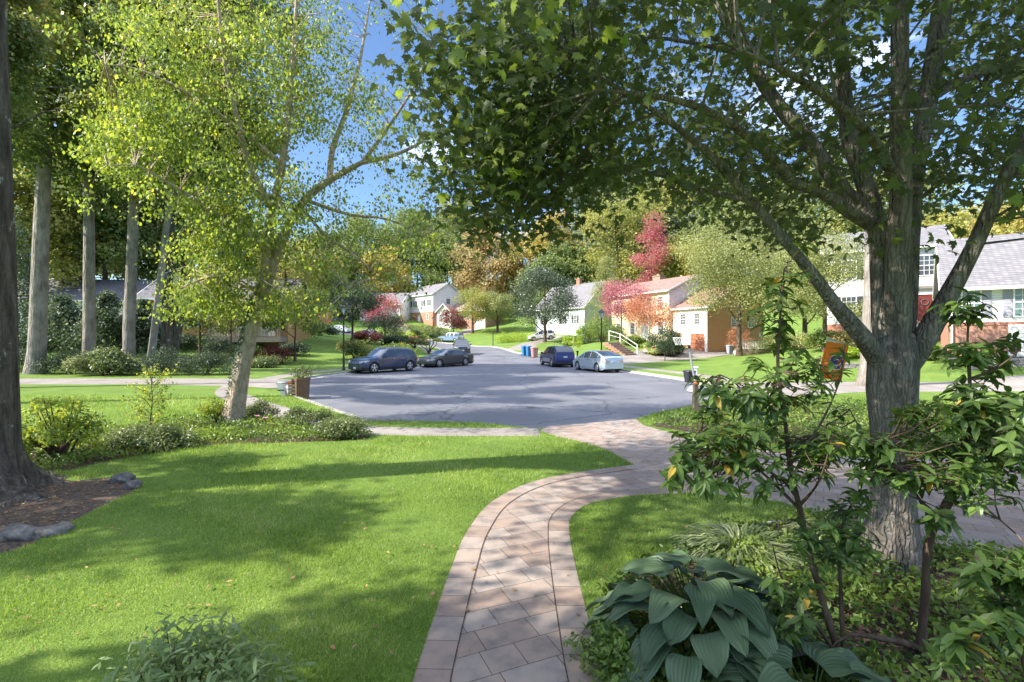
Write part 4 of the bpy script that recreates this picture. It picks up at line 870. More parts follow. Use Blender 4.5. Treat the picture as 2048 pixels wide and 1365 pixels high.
# daylily-like bright straps at the birch foot
def straps(name, label, x, y, rx, ry, n, ln, m, seed, cat='plant', shape='strap', tilt=.8):
    r = np.random.default_rng(seed); t = thing(name, label, cat, (x, y, 0)); a = r.uniform(0, 2*pi, n); q = np.sqrt(r.random(n))
    P = np.stack([rx*q*np.cos(a)*.55, ry*q*np.sin(a)*.55, np.full(n, .02)], 1); A = np.stack([np.cos(a)*tilt*(.4+q), np.sin(a)*tilt*(.4+q), np.full(n, .8)], 1)+r.normal(size=(n, 3))*.15
    B = np.stack([np.cos(a), np.sin(a), np.zeros(n)], 1); Nn = np.cross(np.cross(A, B), A)*-1+r.normal(size=(n, 3))*.05; Nn[:, 2] = np.abs(Nn[:, 2])
    s = ln*(.6+.6*r.random(n)); Au = unit(A); out = unit(B); V = []; W = .011*(ln/.4)
    # each blade: five quads arching over
    segs = 4; side = unit(np.cross(Au, np.array([0, 0, 1.0]))+1e-6)
    pts = [P]; 
    for k in range(segs):
        f = (k+1)/segs; d = unit(Au*(1-f*.75)+out*f*.65+np.array([0, 0, -.55*f*f])); pts.append(pts[-1]+d*(s/segs)[:, None])
    for k in range(segs):
        w0 = W*(1-.0*k) if k else W*.7; w1 = W*(1-(k+1)/segs*.8)
        V.append(np.stack([pts[k]-side*w0, pts[k]+side*w0, pts[k+1]+side*w1, pts[k+1]-side*w1], 1))
    V = np.concatenate(V).reshape(-1, 3); np_mesh('blades', V, 4, np.tile(r.random(n), segs), m, t); return t
straps('daylily_clump', 'bright green strappy clump at the foot of the birch', *G(440, 872), .9, .35, 330, .42, LM['lime'], 430)
straps('daylily_clump', 'bright strappy clump to the left of the birch foot', *G(370, 880), .8, .35, 260, .36, LM['cover'], 431)
straps('variegated_grass', 'cream-striped grassy clump at the lawn edge under the maple', *G(1480, 1102), .75, .55, 620, .42, LM['varieg'], 432)
straps('variegated_grass', 'smaller cream-striped grassy clump left of the maple trunk base', *G(1660, 1075), .4, .35, 260, .33, LM['varieg'], 433)
straps('grass_clump', 'dark strappy clump between the hosta and the shrub stems', *G(1575, 1260), .3, .25, 200, .34, LM['shrub'], 434)
# pink flowers
def flowers():
    for i, (px, py) in enumerate([(514, 834), (530, 838)]):
        x, y = G(px, py+26); t = thing('pink_flower', ['left pink blossom by the birch foot', 'right pink blossom by the birch foot'][i], 'flower', (x, y, 0), 0, 'pink blossoms by the birch')
        hgt = CAMH-(py-HY)/F*y; mb = MB(); mb.tube([(0, 0, 0), (.02, 0, hgt*.6), (0, 0, hgt)], [.004, .003, .003], 4); mb.build('stem', BK['stem'], t)
        mb = MB()
        for k in range(9):
            a = 2*pi*k/9; d = Vector((cos(a), sin(a), .5)); q = Vector((0, 0, hgt)); s = Vector((-sin(a), cos(a), 0))*.025
            mb.add([q, q+d*.035+s, q+d*.075, q+d*.035-s], [(0, 1, 2, 3)])
        mb.build('petals', PINK, t, recalc=False)
PINK = plain('pink_petal', (.62,.20,.38), .6)
flowers()
# ================================================================== rosette shrubs in the right foreground
def rosette_shrub(name, label, base, stems, boxes, seed, lsz=.108, nleaf=8, group=None):
    o = Vector(base); t = thing(name, label, 'shrub', tuple(o), 0, group); rg = random.Random(seed); r = np.random.default_rng(seed); mb = MB(); sp = []
    for pl, r0 in stems:
        pts = catmull([Vector(P3(*p))-o for p in pl], .09); n = len(pts)
        mb.tube(pts, [max(.004, r0*(1-.8*i/(n-1)))*(1+.12*sin(i*1.7)) for i in range(n)], 8, jit=.08, rng=rg); sp += [tuple(p) for p in pts[3:]]
    sp = np.array(sp); P = []; A = []; Nn = []; Sz = []; Tn = []
    for (px, py, sx, sy, y0, y1, n) in boxes:
        for _ in range(int(n*.78)):
            yy = rg.uniform(y0, y1); qx = px+sx*rg.uniform(-1, 1)*rg.uniform(.4, 1); qy = py+sy*rg.uniform(-1, 1)*rg.uniform(.4, 1)
            e = Vector(P3(qx, qy, yy))-o
            if e.z+o.z < .12: continue
            d = np.linalg.norm(sp-np.array(e), axis=1)+.5*np.maximum(0, sp[:, 2]-e.z); j = int(d.argmin()); a = Vector(sp[j])
            if (e-a).length > .85: e = a+(e-a)*(.85/(e-a).length)
            m = a.lerp(e, .5)+Vector((rg.uniform(-.03, .03), rg.uniform(-.03, .03), -.05)); mb.tube([a, a.lerp(m, .6), m, m.lerp(e, .6), e], [.006, .005, .004, .003, .002], 4)
            ax = ((e-m).normalized()+Vector((0, 0, .7))).normalized(); u = ax.orthogonal().normalized(); v = ax.cross(u); ct = rg.random()
            for k in range(nleaf+rg.randint(-2, 3)):
                an = k*2.4+rg.uniform(-.3, .3); el = rg.uniform(-.25, .55); dd = (u*cos(an)+v*sin(an))*cos(el)+ax*sin(el); dd = dd+Vector((0, 0, -.25))
                back = rg.uniform(0, .07); q = e-ax*back; P.append(tuple(q)); A.append(tuple(dd)); Nn.append(tuple(ax*1.0+Vector((rg.uniform(-.25, .25), rg.uniform(-.25, .25), .3)))); Sz.append(lsz*rg.uniform(.6, 1.2))
                Tn.append(.94+.06*rg.random() if rg.random() < .018 else min(.74, .42*ct+.36*rg.random()))
    mb.build('stems', BK['stem'], t, smooth=True, ang=80, recalc=False)
    # each leaf: a folded, arched blade of four quads
    P = np.array(P); A = unit(np.array(A)); Nn = np.array(Nn); B = unit(np.cross(Nn, A)); C = np.cross(A, B); s = np.array(Sz)[:, None]
    us = [0, .22, .55, .82, 1]; ws = [.02, .155, .175, .09, .0]; dz = [0, .03, .0, -.08, -.17]; V = []; T = []
    for k in range(4):
        for sd in (-1, 1):
            def pt(i, w): return P+s*(A*us[i]+B*(ws[i]*w*sd)+C*(dz[i]+.05*abs(w)*(ws[i]>0)))
            V.append(np.stack([pt(k, 0), pt(k+1, 0), pt(k+1, 1), pt(k, 1)] if sd > 0 else [pt(k, 1), pt(k+1, 1), pt(k+1, 0), pt(k, 0)], 1)); T.append(np.array(Tn))
    np_mesh('foliage', np.concatenate(V).reshape(-1, 3), 4, np.concatenate(T), LM['shrub'], t)
    return t
bx = P3(1690, 1345, 3.6)
rosette_shrub('leucothoe_shrub', 'tall many-stemmed shrub with whorled glossy leaves left of the maple trunk', (bx[0], bx[1], 0),
  [([(1690,1345,3.6),(1650,1220,3.6),(1620,1110,3.6),(1600,1020,3.6),(1580,930,3.6),(1570,840,3.6),(1556,740,3.6),(1560,640,3.6),(1568,540,3.6)], .028),
   ([(1690,1345,3.6),(1640,1260,3.5),(1570,1170,3.45),(1545,1090,3.4)], .018), ([(1620,1110,3.6),(1590,990,3.5),(1520,935,3.45),(1430,915,3.4),(1360,905,3.35)], .016),
   ([(1600,1020,3.6),(1540,960,3.7),(1470,900,3.8),(1400,860,3.9)], .012), ([(1690,1345,3.6),(1682,1200,3.65),(1682,1060,3.7),(1720,980,3.75),(1735,900,3.8),(1700,820,3.8)], .018),
   ([(1580,930,3.6),(1640,850,3.7),(1680,760,3.7),(1690,690,3.7)], .012), ([(1570,840,3.6),(1500,780,3.6),(1440,750,3.6)], .01), ([(1600,1010,3.6),(1640,960,3.3),(1665,870,3.2)], .012)],
  [(1560,600,65,120,3.4,3.8,26),(1600,760,110,70,3.3,3.9,44),(1470,800,110,60,3.3,3.9,40),(1400,900,110,50,3.1,3.8,44),(1500,890,120,70,3.2,3.9,60),(1650,900,90,70,3.2,3.9,40),(1380,960,60,25,3.1,3.6,12),(1520,970,60,25,3.2,3.7,10),(1700,1000,50,40,3.5,3.9,14),(1640,1090,80,50,3.3,3.8,26),(1580,1200,70,80,3.2,3.7,26),(1740,1080,50,30,3.4,3.7,8)], 501)
bx = P3(1840, 1290, 3.75)
rosette_shrub('leucothoe_shrub', 'second tall whorled-leaf shrub right of the maple trunk', (bx[0], bx[1], 0),
  [([(1840,1310,3.75),(1850,1200,3.7),(1855,1100,3.7),(1880,1030,3.65),(1915,960,3.6),(1935,880,3.6),(1940,780,3.6),(1935,680,3.6),(1940,620,3.6)], .032),
   ([(1870,1060,3.68),(1930,960,3.6),(1975,880,3.5),(2010,800,3.45)], .018), ([(1868,1060,3.6),(1840,1000,3.5),(1790,930,3.4),(1770,880,3.4)], .012), ([(1935,760,3.6),(1990,740,3.5),(2040,700,3.4)], .01),
   ([(1840,1300,3.75),(1800,1285,3.7),(1700,1270,3.6),(1660,1300,3.55)], .03), ([(1900,1000,3.6),(2000,1040,3.3),(2060,1100,3.1)], .012)],
  [(1935,620,60,45,3.5,3.7,16),(1950,720,90,60,3.4,3.8,34),(1960,830,100,70,3.3,3.8,56),(1850,830,70,60,3.3,3.8,34),(1820,930,80,50,3.2,3.7,40),(1960,940,110,70,3.1,3.7,56),(2060,880,60,150,3.1,3.6,30),(1740,900,60,60,3.3,3.8,28),(1900,1030,60,30,3.2,3.6,8)], 502)
bx = P3(2080, 1420, 2.9)
rosette_shrub('leucothoe_shrub', 'nearest dark whorled-leaf shrub in the lower right corner', (bx[0], bx[1], 0),
  [([(2080,1480,2.9),(2060,1380,2.85),(2030,1260,2.8),(1990,1170,2.75),(1950,1110,2.7)], .016), ([(2080,1480,2.9),(2090,1300,2.9),(2080,1150,2.9)], .014), ([(2080,1480,2.9),(1990,1330,2.7),(1900,1290,2.6)], .012)],
  [(1990,1130,80,40,2.6,2.9,20),(1980,1230,90,60,2.5,2.9,22),(2050,1180,50,90,2.6,2.9,18),(1930,1290,60,50,2.5,2.8,10)], 503, lsz=.12)
# ================================================================== hosta
def hosta(name, label, x, y, R, n, seed, hgt=.5, group=None):
    t = thing(name, label, 'hosta', (x, y, 0), 0, group); rg = random.Random(seed); mb = MB(); st = MB(); tints = []
    nu, nv = 9, 15
    for i in range(n):
        f = (i+.5)/n; a = i*2.399+rg.uniform(-.3, .3); q = R*math.sqrt(f)*.78; z = hgt*(1-.72*f)+rg.uniform(-.04, .05); L_ = rg.uniform(.27, .40)*(1-.1*f); W = L_*rg.uniform(.66, .8)
        c = Vector((q*cos(a), q*sin(a), z)); d = Vector((cos(a), sin(a), rg.uniform(.05, .25)-.45*f)).normalized(); s = d.cross(Vector((0, 0, 1))).normalized(); roll = rg.uniform(-.35, .35)
        s = (Quaternion(d, roll) @ s); nn = s.cross(d)
        if nn.z < 0: nn = -nn; s = -s
        st.tube([(0.1*q*cos(a), .1*q*sin(a), .01), tuple(c*.5+Vector((0, 0, .1*hgt))), tuple(c)], [.008, .006, .005], 5)
        vs = []; wav = rg.uniform(0, 6)
        for u in range(nu):
            fu = u/(nu-1); wd = W*.5*(math.sin(pi*min(1, fu*.92+.08)**.62))**.8 if fu < 1 else 0
            for v in range(nv):
                fv = v/(nv-1)*2-1; rib = .0055*(1 if v % 2 else -1)*(1-abs(fv)**4)*math.sin(pi*fu)
                cup = .20*wd*(abs(fv)**1.4)+.022*sin(fu*8+wav)*abs(fv)**1.5
                p = c+d*(L_*fu)+s*(wd*fv)+nn*(cup+rib)+Vector((0, 0, -.34*L_*fu*fu)); vs.append(p)
        mb.add(vs, [(u*nv+v, (u+1)*nv+v, (u+1)*nv+v+1, u*nv+v+1) for u in range(nu-1) for v in range(nv-1)]); tints += [rg.random()]*((nu-1)*(nv-1))
    st.build('petioles', LM['cover'], t, smooth=True, recalc=False); o = mb.build('leaves', LM['hosta'], t, smooth=True, ang=180, recalc=False)
    at = o.data.attributes.new('tint', 'FLOAT', 'FACE'); at.data.foreach_set('value', tints)
    uv = o.data.uv_layers.new(name='UVMap'); q = nu*nv
    for l in o.data.loops: i = l.vertex_index % q; uv.data[l.index].uv = ((i % nv)/(nv-1), (i//nv)/(nu-1))
def ribs():
    t = LM['hosta'].node_tree; b = t.nodes['Principled BSDF']; tc = t.nodes.new('ShaderNodeTexCoord'); sx = t.nodes.new('ShaderNodeSeparateXYZ'); t.links.new(tc.outputs['UV'], sx.inputs[0])
    m = t.nodes.new('ShaderNodeMath'); m.operation = 'MULTIPLY'; m.inputs[1].default_value = 2*pi*9; s = t.nodes.new('ShaderNodeMath'); s.operation = 'SINE'; t.links.new(sx.outputs[0], m.inputs[0]); t.links.new(m.outputs[0], s.inputs[0])
    bp = t.nodes.new('ShaderNodeBump'); bp.inputs['Strength'].default_value = 1; bp.inputs['Distance'].default_value = .0013; t.links.new(s.outputs[0], bp.inputs['Height']); t.links.new(bp.outputs['Normal'], b.inputs['Normal'])
ribs()
hosta('hosta', 'large blue-green ribbed hosta beside the walkway', *G(1395, 1290), .8, 56, 601, hgt=.58)
hosta('hosta', 'second blue-green hosta in the corner behind the first, under the shrub stems', *G(1625, 1440), .6, 26, 602, hgt=.34)
bush('low_shrub', 'small fine-leaved shrub at the walkway edge left of the hosta', 'shrub', *G(1215, 1330), .22, .4, .3, 1500, .04, LM['cover'], 603, ncl=12, cr=.12)
bush('pale_shrub', 'pale green leafy shrub at the lower left corner of the lawn', 'shrub', -1.98, 3.0, .66, .45, .72, 2300, .075, LM['lawnshrub'], 604, ncl=26, cr=.2, stems=18, shape='lance')
# ================================================================== lawn blades, fallen leaves
def grass():
    r = np.random.default_rng(700); n = 620000; y = 3.0*(20/3.0)**r.random(n); x = r.uniform(-1.06, 1.06, n)*y
    ok = (x > -22) & (x < 15)
    for nm, poly in REG: ok &= ~inpoly(x, y, poly)
    x = x[ok]; y = y[ok]; n = len(x); P = np.stack([x, y, np.full(n, -.004)], 1); A = r.normal(size=(n, 3))*.5+np.array([.1, 0, .9]); Nn = r.normal(size=(n, 3)); Nn[:, 1] -= .6
    s = (.032+.03*r.random(n)**2)*(1+.10*(y-3)); s *= (.8+.25*np.sin(x*1.7+np.sin(y*2.1))*np.sin(y*1.3)); V, k = leaves(P, A, Nn, s, 'blade')
    tint = np.clip(.36+.16*np.sin(x*.9+1.3*np.sin(y*.7))*np.sin(y*1.1+.5)+.12*np.sin(x*3.1+np.sin(y*4.7)*1.4)*np.sin(y*3.7+x)+.75*(r.random(n)-.45), 0, 1)
    o = np_mesh('grass', V, 3, tint, LM['grass']); tagp(o, 'short mown lawn grass', 'grass', kind='stuff')
grass()
def fallen():
    r = np.random.default_rng(710); n = 650; y = 3.6*(26/3.6)**r.random(n); x = r.uniform(-1, .75, n)*y
    ok = ~inpoly(x, y, ROAD) & ~inpoly(x, y, BED2); x = x[ok]; y = y[ok]; n = len(x)
    onp = inpoly(x, y, WALK) | inpoly(x, y, DRIVE) | inpoly(x, y, LDRIVE); z = np.where(onp, .012, .042); keep = ~onp | (r.random(n) < .3); x = x[keep]; y = y[keep]; z = z[keep]
    xm, ym = scatter(MULCH, 1500, r); x = np.concatenate([x, xm]); y = np.concatenate([y, ym]); z = np.concatenate([z, np.full(len(xm), -.002)]); n = len(x)
    P = np.stack([x, y, z], 1); V, k = leaves(P, r.normal(size=(n, 3))*np.array([1, 1, .12]), r.normal(size=(n, 3))*.22+np.array([0, 0, 1]), .045*(.6+.8*r.random(n)), 'oval')
    o = np_mesh('fallen_leaves', V, k, r.random(n), LM['fallen']); tagp(o, 'dry fallen leaves scattered over lawn and mulch', 'fallen leaves', kind='stuff')
fallen()
M_ROCK = noise_mat('rock', [(.05,.045,.04), (.14,.13,.12), (.26,.25,.23)], scale=7, rough=.95, bump=.9)
def rock(label, px, py, sx, sy, sz, seed, rz=0):
    x, y = G(px, py); rg = random.Random(seed); bm = bmesh.new(); bmesh.ops.create_icosphere(bm, subdivisions=3, radius=1)
    for v in bm.verts:
        k = 1+.22*sin(v.co.x*3+seed)*sin(v.co.y*3.4+seed*2)+.12*sin(v.co.z*6+v.co.x*5)+rg.uniform(-.035, .035); v.co = Vector((v.co.x*sx*k, v.co.y*sy*k, v.co.z*sz*k))
    me = bpy.data.meshes.new('rock'); bm.to_mesh(me); bm.free(); me.polygons.foreach_set('use_smooth', [True]*len(me.polygons)); me.materials.append(M_ROCK)
    o = bpy.data.objects.new('rock', me); COL.objects.link(o); o.location = (x, y, sz*.25); o.rotation_euler = (0, 0, rz); tagp(o, label, 'rock', 'rocks edging the oak mulch')
rock('long flat rock at the right end of the oak mulch', 245, 962, .22, .12, .10, 1)
rock('small dark rock right of the long flat rock', 266, 974, .12, .09, .09, 2)
rock('grey rock at the front edge of the oak mulch, nearer the tree', 40, 1072, .26, .14, .10, 3)
rock('pale grey rock at the front edge of the oak mulch, further right', 95, 1070, .2, .11, .09, 4, .4)
rock('small rock in front of the oak roots', 128, 1058, .13, .08, .06, 5, .2)
# ================================================================== buildings
M_WHITE = siding_mat('white_siding', (.74,.74,.74)); M_CREAM = plain('cream_paint', (.80,.77,.70), .6); M_TRIM = plain('white_trim', (.80,.80,.78), .5)
M_GREYS = siding_mat('grey_siding', (.60,.58,.62), .2); M_PALEG = siding_mat('pale_green_siding', (.62,.68,.68)); M_TAN = siding_mat('tan_siding', (.5,.5,.5), .3)
M_ORB = brick_mat('orange_brick', (.40,.20,.07), (.50,.27,.10), (.46,.33,.2)); M_YEL = brick_mat('cream_yellow_brick', (.72,.55,.33), (.78,.62,.40), (.74,.66,.5))
M_RED = brick_mat('red_brick', (.34,.11,.06), (.42,.16,.09), (.40,.30,.25)); M_PINKB = brick_mat('pinkish_red_brick', (.42,.17,.11), (.35,.13,.085), (.42,.34,.28))  # second brick is a pinker mix than the plain red
M_WB = brick_mat('white_painted_brick', (.72,.72,.70), (.78,.78,.76), (.5,.5,.5)); M_BRB = brick_mat('brown_brick', (.26,.16,.10), (.32,.2,.13), (.3,.26,.22))
def shingle(name, a, b): return brick_mat(name, a, b, tuple(c*.5 for c in a), bw=.3, bh=.14, msize=.012, bump=.5, plane='xz', rough=.95)
R_RED = shingle('red_brown_shingles', (.24,.12,.10), (.31,.17,.145)); R_GREY = shingle('grey_shingles', (.15,.145,.16), (.21,.20,.215)); R_BROWN = shingle('brown_shingles', (.27,.18,.16), (.34,.24,.21)); R_DARK = shingle('dark_shingles', (.10,.095,.11), (.15,.145,.16))
M_GLASS = plain('window_glass', (.055,.065,.075), .08, spec=.8); M_GLASSB = plain('pale_window_glass', (.10,.17,.18), .08, spec=.8)
M_GAR = siding_mat('copper_garage_door', (.46,.17,.09), .5); M_GARW = siding_mat('white_garage_door', (.74,.73,.70), .5)
M_DARKS = plain('dark_shutter', (.03,.035,.04), .5); M_GRS = plain('grey_shutter', (.30,.30,.36), .5); M_DOORR = plain('red_door', (.15,.025,.02), .4); M_WOOD = noise_mat('weathered_wood', [(.12,.09,.06), (.25,.2,.14), (.36,.3,.22)], 6, .85, .5, stretch=(1, 1, .2))
M_BLACK = plain('black_metal', (.02,.02,.022), .4); M_DARKP = plain('dark_plastic', (.03,.03,.035), .5)
def block(root, x0, x1, y0, y1, z0, eave, ridge, wall, roof, rdir='x', gable=None, oh=.35, th=.16, front_split=None):
    """walls as one closed prism; roof as two slabs; ridge runs along x or y"""
    mb = MB(); ym = (y0+y1)/2; xm = (x0+x1)/2
    mb.add([(x0,y0,z0),(x1,y0,z0),(x1,y1,z0),(x0,y1,z0),(x0,y0,eave),(x1,y0,eave),(x1,y1,eave),(x0,y1,eave)], [(0,1,5,4),(1,2,6,5),(2,3,7,6),(3,0,4,7)])
    mb.build('wall', wall, root, recalc=False)
    s = (ridge-eave)
    for tri in ((((x1,y0,eave),(x1,y1,eave),(x1,ym,ridge)), ((x0,y1,eave),(x0,y0,eave),(x0,ym,ridge))) if rdir == 'x' else (((x0,y0,eave),(x1,y0,eave),(xm,y0,ridge)), ((x1,y1,eave),(x0,y1,eave),(xm,y1,ridge)))):
        g = MB(); g.add(tri, [(0,1,2)]); g.build('gable', gable or wall, root, recalc=False)
    r = MB(); hw = (y1-y0)/2 if rdir == 'x' else (x1-x0)/2; k = s/hw; dz = k*oh
    def slab(a, b, c, d):   # a,b on the eave, c,d on the ridge
        r.add([a,b,c,d]+[(p[0],p[1],p[2]+th) for p in (a,b,c,d)], [(0,1,2,3),(7,6,5,4),(0,4,5,1),(1,5,6,2),(2,6,7,3),(3,7,4,0)])
    if rdir == 'x':
        slab((x0-oh,y0-oh,eave-dz),(x1+oh,y0-oh,eave-dz),(x1+oh,ym,ridge),(x0-oh,ym,ridge)); slab((x1+oh,y1+oh,eave-dz),(x0-oh,y1+oh,eave-dz),(x0-oh,ym+.001,ridge+.002),(x1+oh,ym+.001,ridge+.002))
        f = MB(); f.box(x0-oh-.01,x1+oh+.01,y0-oh-.14,y0-oh-.004,eave-dz-.02,eave-dz+.15); f.box(x0-oh-.01,x1+oh+.01,y0-oh,y0-.01,eave-dz-.03,eave-dz-.004)
        for xe in (x0-oh-.05, x1+oh+.004): 
            f.add([(xe,y0-oh,eave-dz-.03),(xe+.046,y0-oh,eave-dz-.03),(xe+.046,ym,ridge-.03),(xe,ym,ridge-.03),(xe,y0-oh,eave-dz+.16),(xe+.046,y0-oh,eave-dz+.16),(xe+.046,ym,ridge+.16),(xe,ym,ridge+.16)], [(0,1,2,3),(7,6,5,4),(0,4,5,1),(1,5,6,2),(2,6,7,3),(3,7,4,0)])
            f.add([(xe,y1+oh,eave-dz-.03),(xe+.046,y1+oh,eave-dz-.03),(xe+.046,ym,ridge-.03),(xe,ym,ridge-.03),(xe,y1+oh,eave-dz+.16),(xe+.046,y1+oh,eave-dz+.16),(xe+.046,ym,ridge+.16),(xe,ym,ridge+.16)], [(0,1,2,3),(7,6,5,4),(0,4,5,1),(1,5,6,2),(2,6,7,3),(3,7,4,0)])
    else:
        slab((x0-oh,y1+oh,eave-dz),(x0-oh,y0-oh,eave-dz),(xm,y0-oh,ridge),(xm,y1+oh,ridge)); slab((x1+oh,y0-oh,eave-dz),(x1+oh,y1+oh,eave-dz),(xm+.001,y1+oh,ridge+.002),(xm+.001,y0-oh,ridge+.002))
        f = MB()
        for sg in (-1, 1):
            xo = xm+sg*(hw+oh); f.add([(xo,y0-oh-.05,eave-dz-.03),(xm,y0-oh-.05,ridge-.03),(xm,y0-oh-.05,ridge+.17),(xo,y0-oh-.05,eave-dz+.17),(xo,y0-oh-.004,eave-dz-.03),(xm,y0-oh-.004,ridge-.03),(xm,y0-oh-.004,ridge+.17),(xo,y0-oh-.004,eave-dz+.17)], [(0,1,2,3),(7,6,5,4),(0,4,5,1),(1,5,6,2),(2,6,7,3),(3,7,4,0)])
    r.build('roof', roof, root); f.build('fascia', M_TRIM, root)
def onwall(face, c, u, d, z):
    if face == 'F': return (u, c-d, z)
    if face == 'R': return (c+d, u, z)
    return (c-d, -u, z)
def wbox(mb, face, c, u0, u1, d0, d1, z0, z1):
    vs = [onwall(face, c, u, d, z) for u in (u0, u1) for d in (d0, d1) for z in (z0, z1)]
    xs = [v[0] for v in vs]; ys = [v[1] for v in vs]; mb.box(min(xs), max(xs), min(ys), max(ys), z0, z1)
def window(root, face, c, u, z, w=.95, h=1.35, nx=3, ny=2, shut=None, glass=None, trim=None, sash=True):
    f = MB(); t = .07
    for a, b, z0, z1 in ((u-w/2-t, u-w/2, z-t, z+h+t), (u+w/2, u+w/2+t, z-t, z+h+t), (u-w/2, u+w/2, z+h, z+h+t), (u-w/2, u+w/2, z-t, z)): wbox(f, face, c, a, b, -.02, .06, z0, z1)
    if sash: wbox(f, face, c, u-w/2, u+w/2, -.01, .05, z+h/2-.025, z+h/2+.025)
    for i in range(1, nx): wbox(f, face, c, u-w/2+w*i/nx-.012, u-w/2+w*i/nx+.012, -.01, .042, z, z+h)
    for j in range(1, 2*ny if sash else ny):
        n = 2*ny if sash else ny
        if sash and j == ny: continue
        wbox(f, face, c, u-w/2, u+w/2, -.01, .038, z+h*j/n-.012, z+h*j/n+.012)
    o = f.build('window', trim or M_TRIM, root); p = MB(); wbox(p, face, c, u-w/2, u+w/2, -.03, .018, z, z+h); p.build('pane', glass or M_GLASS, o)
    if shut:
        for sg in (-1, 1):
            s = MB(); a = u+sg*(w/2+t+.03); b = a+sg*.38; lo, hi = min(a, b), max(a, b); wbox(s, face, c, lo, hi, .004, .05, z-.04, z+h+.04)
            for k in range(9): wbox(s, face, c, lo+.05, hi-.05, .05, .06, z+.06+k*(h-.1)/9, z+.06+k*(h-.1)/9+.06)
            s.build('shutter', shut, root)
def door(root, face, c, u, z, w=.95, h=2.1, m=None, glass=False):
    f = MB(); t = .1
    for a, b, z0, z1 in ((u-w/2-t, u-w/2, z, z+h+t), (u+w/2, u+w/2+t, z, z+h+t), (u-w/2, u+w/2, z+h, z+h+t)): wbox(f, face, c, a, b, -.02, .09, z0, z1)
    f.build('door_frame', M_TRIM, root); d = MB(); wbox(d, face, c, u-w/2, u+w/2, -.02, .03, z, z+h)
    for a in (-.22, .22):
        for z0, z1 in ((.2, .85), (1.0, 1.85)): wbox(d, face, c, u+a*w-.16*w, u+a*w+.16*w, .03, .045, z+z0, z+z1)
    do = d.build('door', m or M_TRIM, root); k = MB(); k.lathe([(.01,0),(.03,.02),(.03,.05),(.005,.07)], onwall(face, c, u+w*.38, .03, z+1), 8, 'y'); k.build('handle', M_BLACK, do)
def garage(root, face, c, u, z, w=2.5, h=2.15, m=None):
    d = MB(); wbox(d, face, c, u-w/2, u+w/2, -.02, .02, z, z+h); n = 4
    for j in range(n):
        for i in range(4): wbox(d, face, c, u-w/2+w*i/4+.07, u-w/2+w*(i+1)/4-.07, .02, .032, z+h*j/n+.08, z+h*(j+1)/n-.08)
    d.build('garage_door', m or M_GARW, root); f = MB(); t = .12
    for a, b, z0, z1 in ((u-w/2-t, u-w/2, z, z+h+t), (u+w/2, u+w/2+t, z, z+h+t), (u-w/2, u+w/2, z+h, z+h+t)): wbox(f, face, c, a, b, -.02, .06, z0, z1)
    f.build('garage_frame', M_TRIM, root)
def chimney(root, x, y, z0, z1, m, w=.9, d=.6):
    c = MB(); c.box(x-w/2, x+w/2, y-d/2, y+d/2, z0, z1); c.box(x-w/2-.07, x+w/2+.07, y-d/2-.07, y+d/2+.07, z1+.002, z1+.14); c.box(x-.2, x+.2, y-.15, y+.15, z1+.142, z1+.4); c.build('chimney', m, root)
# --- yellow brick house with the copper garage door (zero height of the frame = its garage floor)
h1 = thing('brick_house', 'two-storey yellow brick house with red-brown roof and copper garage door', 'house', (22.7, 58.0, .45), RAD(-66.4))
block(h1, -18.2, -5.9, -.6, 8.0, 0, 7.75, 9.75, M_YEL, R_RED, gable=M_GREYS)
block(h1, -5.75, 0, 0, 9.0, -.4, 5.35, 7.9, M_ORB, R_RED, gable=M_ORB, oh=.3)
mb = MB(); mb.box(-5.74, -.02, -.05, -.004, 2.45, 5.3); mb.build('front_panel', M_CREAM, h1)
mb = MB(); mb.box(-5.895, -5.84, -.55, 7.95, 5.2, 7.74); mb.build('side_panel', M_GREYS, h1)
mb = MB(); mb.tube([(-.05,-.12,5.2),(-.05,-.12,0)], .07, 8); mb.tube([(-5.8,-.7,7.6),(-5.8,-.7,5.6)], .05, 6); mb.box(-.2,.04,-.1,-.052,0,5.25); mb.build('downspout', M_TRIM, h1)
garage(h1, 'F', 0, -1.75, 0, 2.7, 2.2, M_GAR)
mb = MB(); mb.box(-5.7,-.15,-.07,-.006,2.32,2.44); mb.build('lintel', M_TRIM, h1)
for u in (-3.9, -1.6): window(h1, 'F', -.05, u, 3.35, .8, 1.25)
for u in (-16.4, -12.9, -9.6, -7.4): window(h1, 'F', -.6, u, 5.65, .85, 1.35, shut=M_TRIM)
for u in (-16.4, -13.2, -7.4): window(h1, 'F', -.6, u, 2.2, .85, 1.5, shut=M_TRIM)
door(h1, 'F', -.6, -10.6, 1.3); window(h1, 'R', 0, 4.2, 3.0, .9, 1.1); window(h1, 'R', 0, 6.9, 3.0, .9, 1.1)
chimney(h1, -13.8, 4.4, 9.2, 10.5, M_BRB, 1.6, .8)
# --- grey-roofed house behind the magnolia
h2 = thing('gabled_house', 'pale house with a tall grey roof, its gable beside the columnar tree, behind the magnolia', 'house', (12.9, 89, 2.3), RAD(-57))
block(h2, -15, 0, 0, 9.5, -.8, 5.4, 10.0, M_PALEG, R_GREY, gable=M_PALEG)
window(h2, 'R', 0, 3.0, 2.2, 1, 1.4); window(h2, 'R', 0, 6.4, 2.2, 1, 1.4); window(h2, 'R', 0, 4.7, 6.6, .9, 1.1); door(h2, 'R', 0, 8.2, 0)
for u in (-2.5, -6, -12): window(h2, 'F', 0, u, 2.4, .9, 1.4, shut=M_DARKS)
garage(h2, 'F', 0, -9.2, -.1); chimney(h2, -7, 4.75, 9.6, 11.0, M_RED)
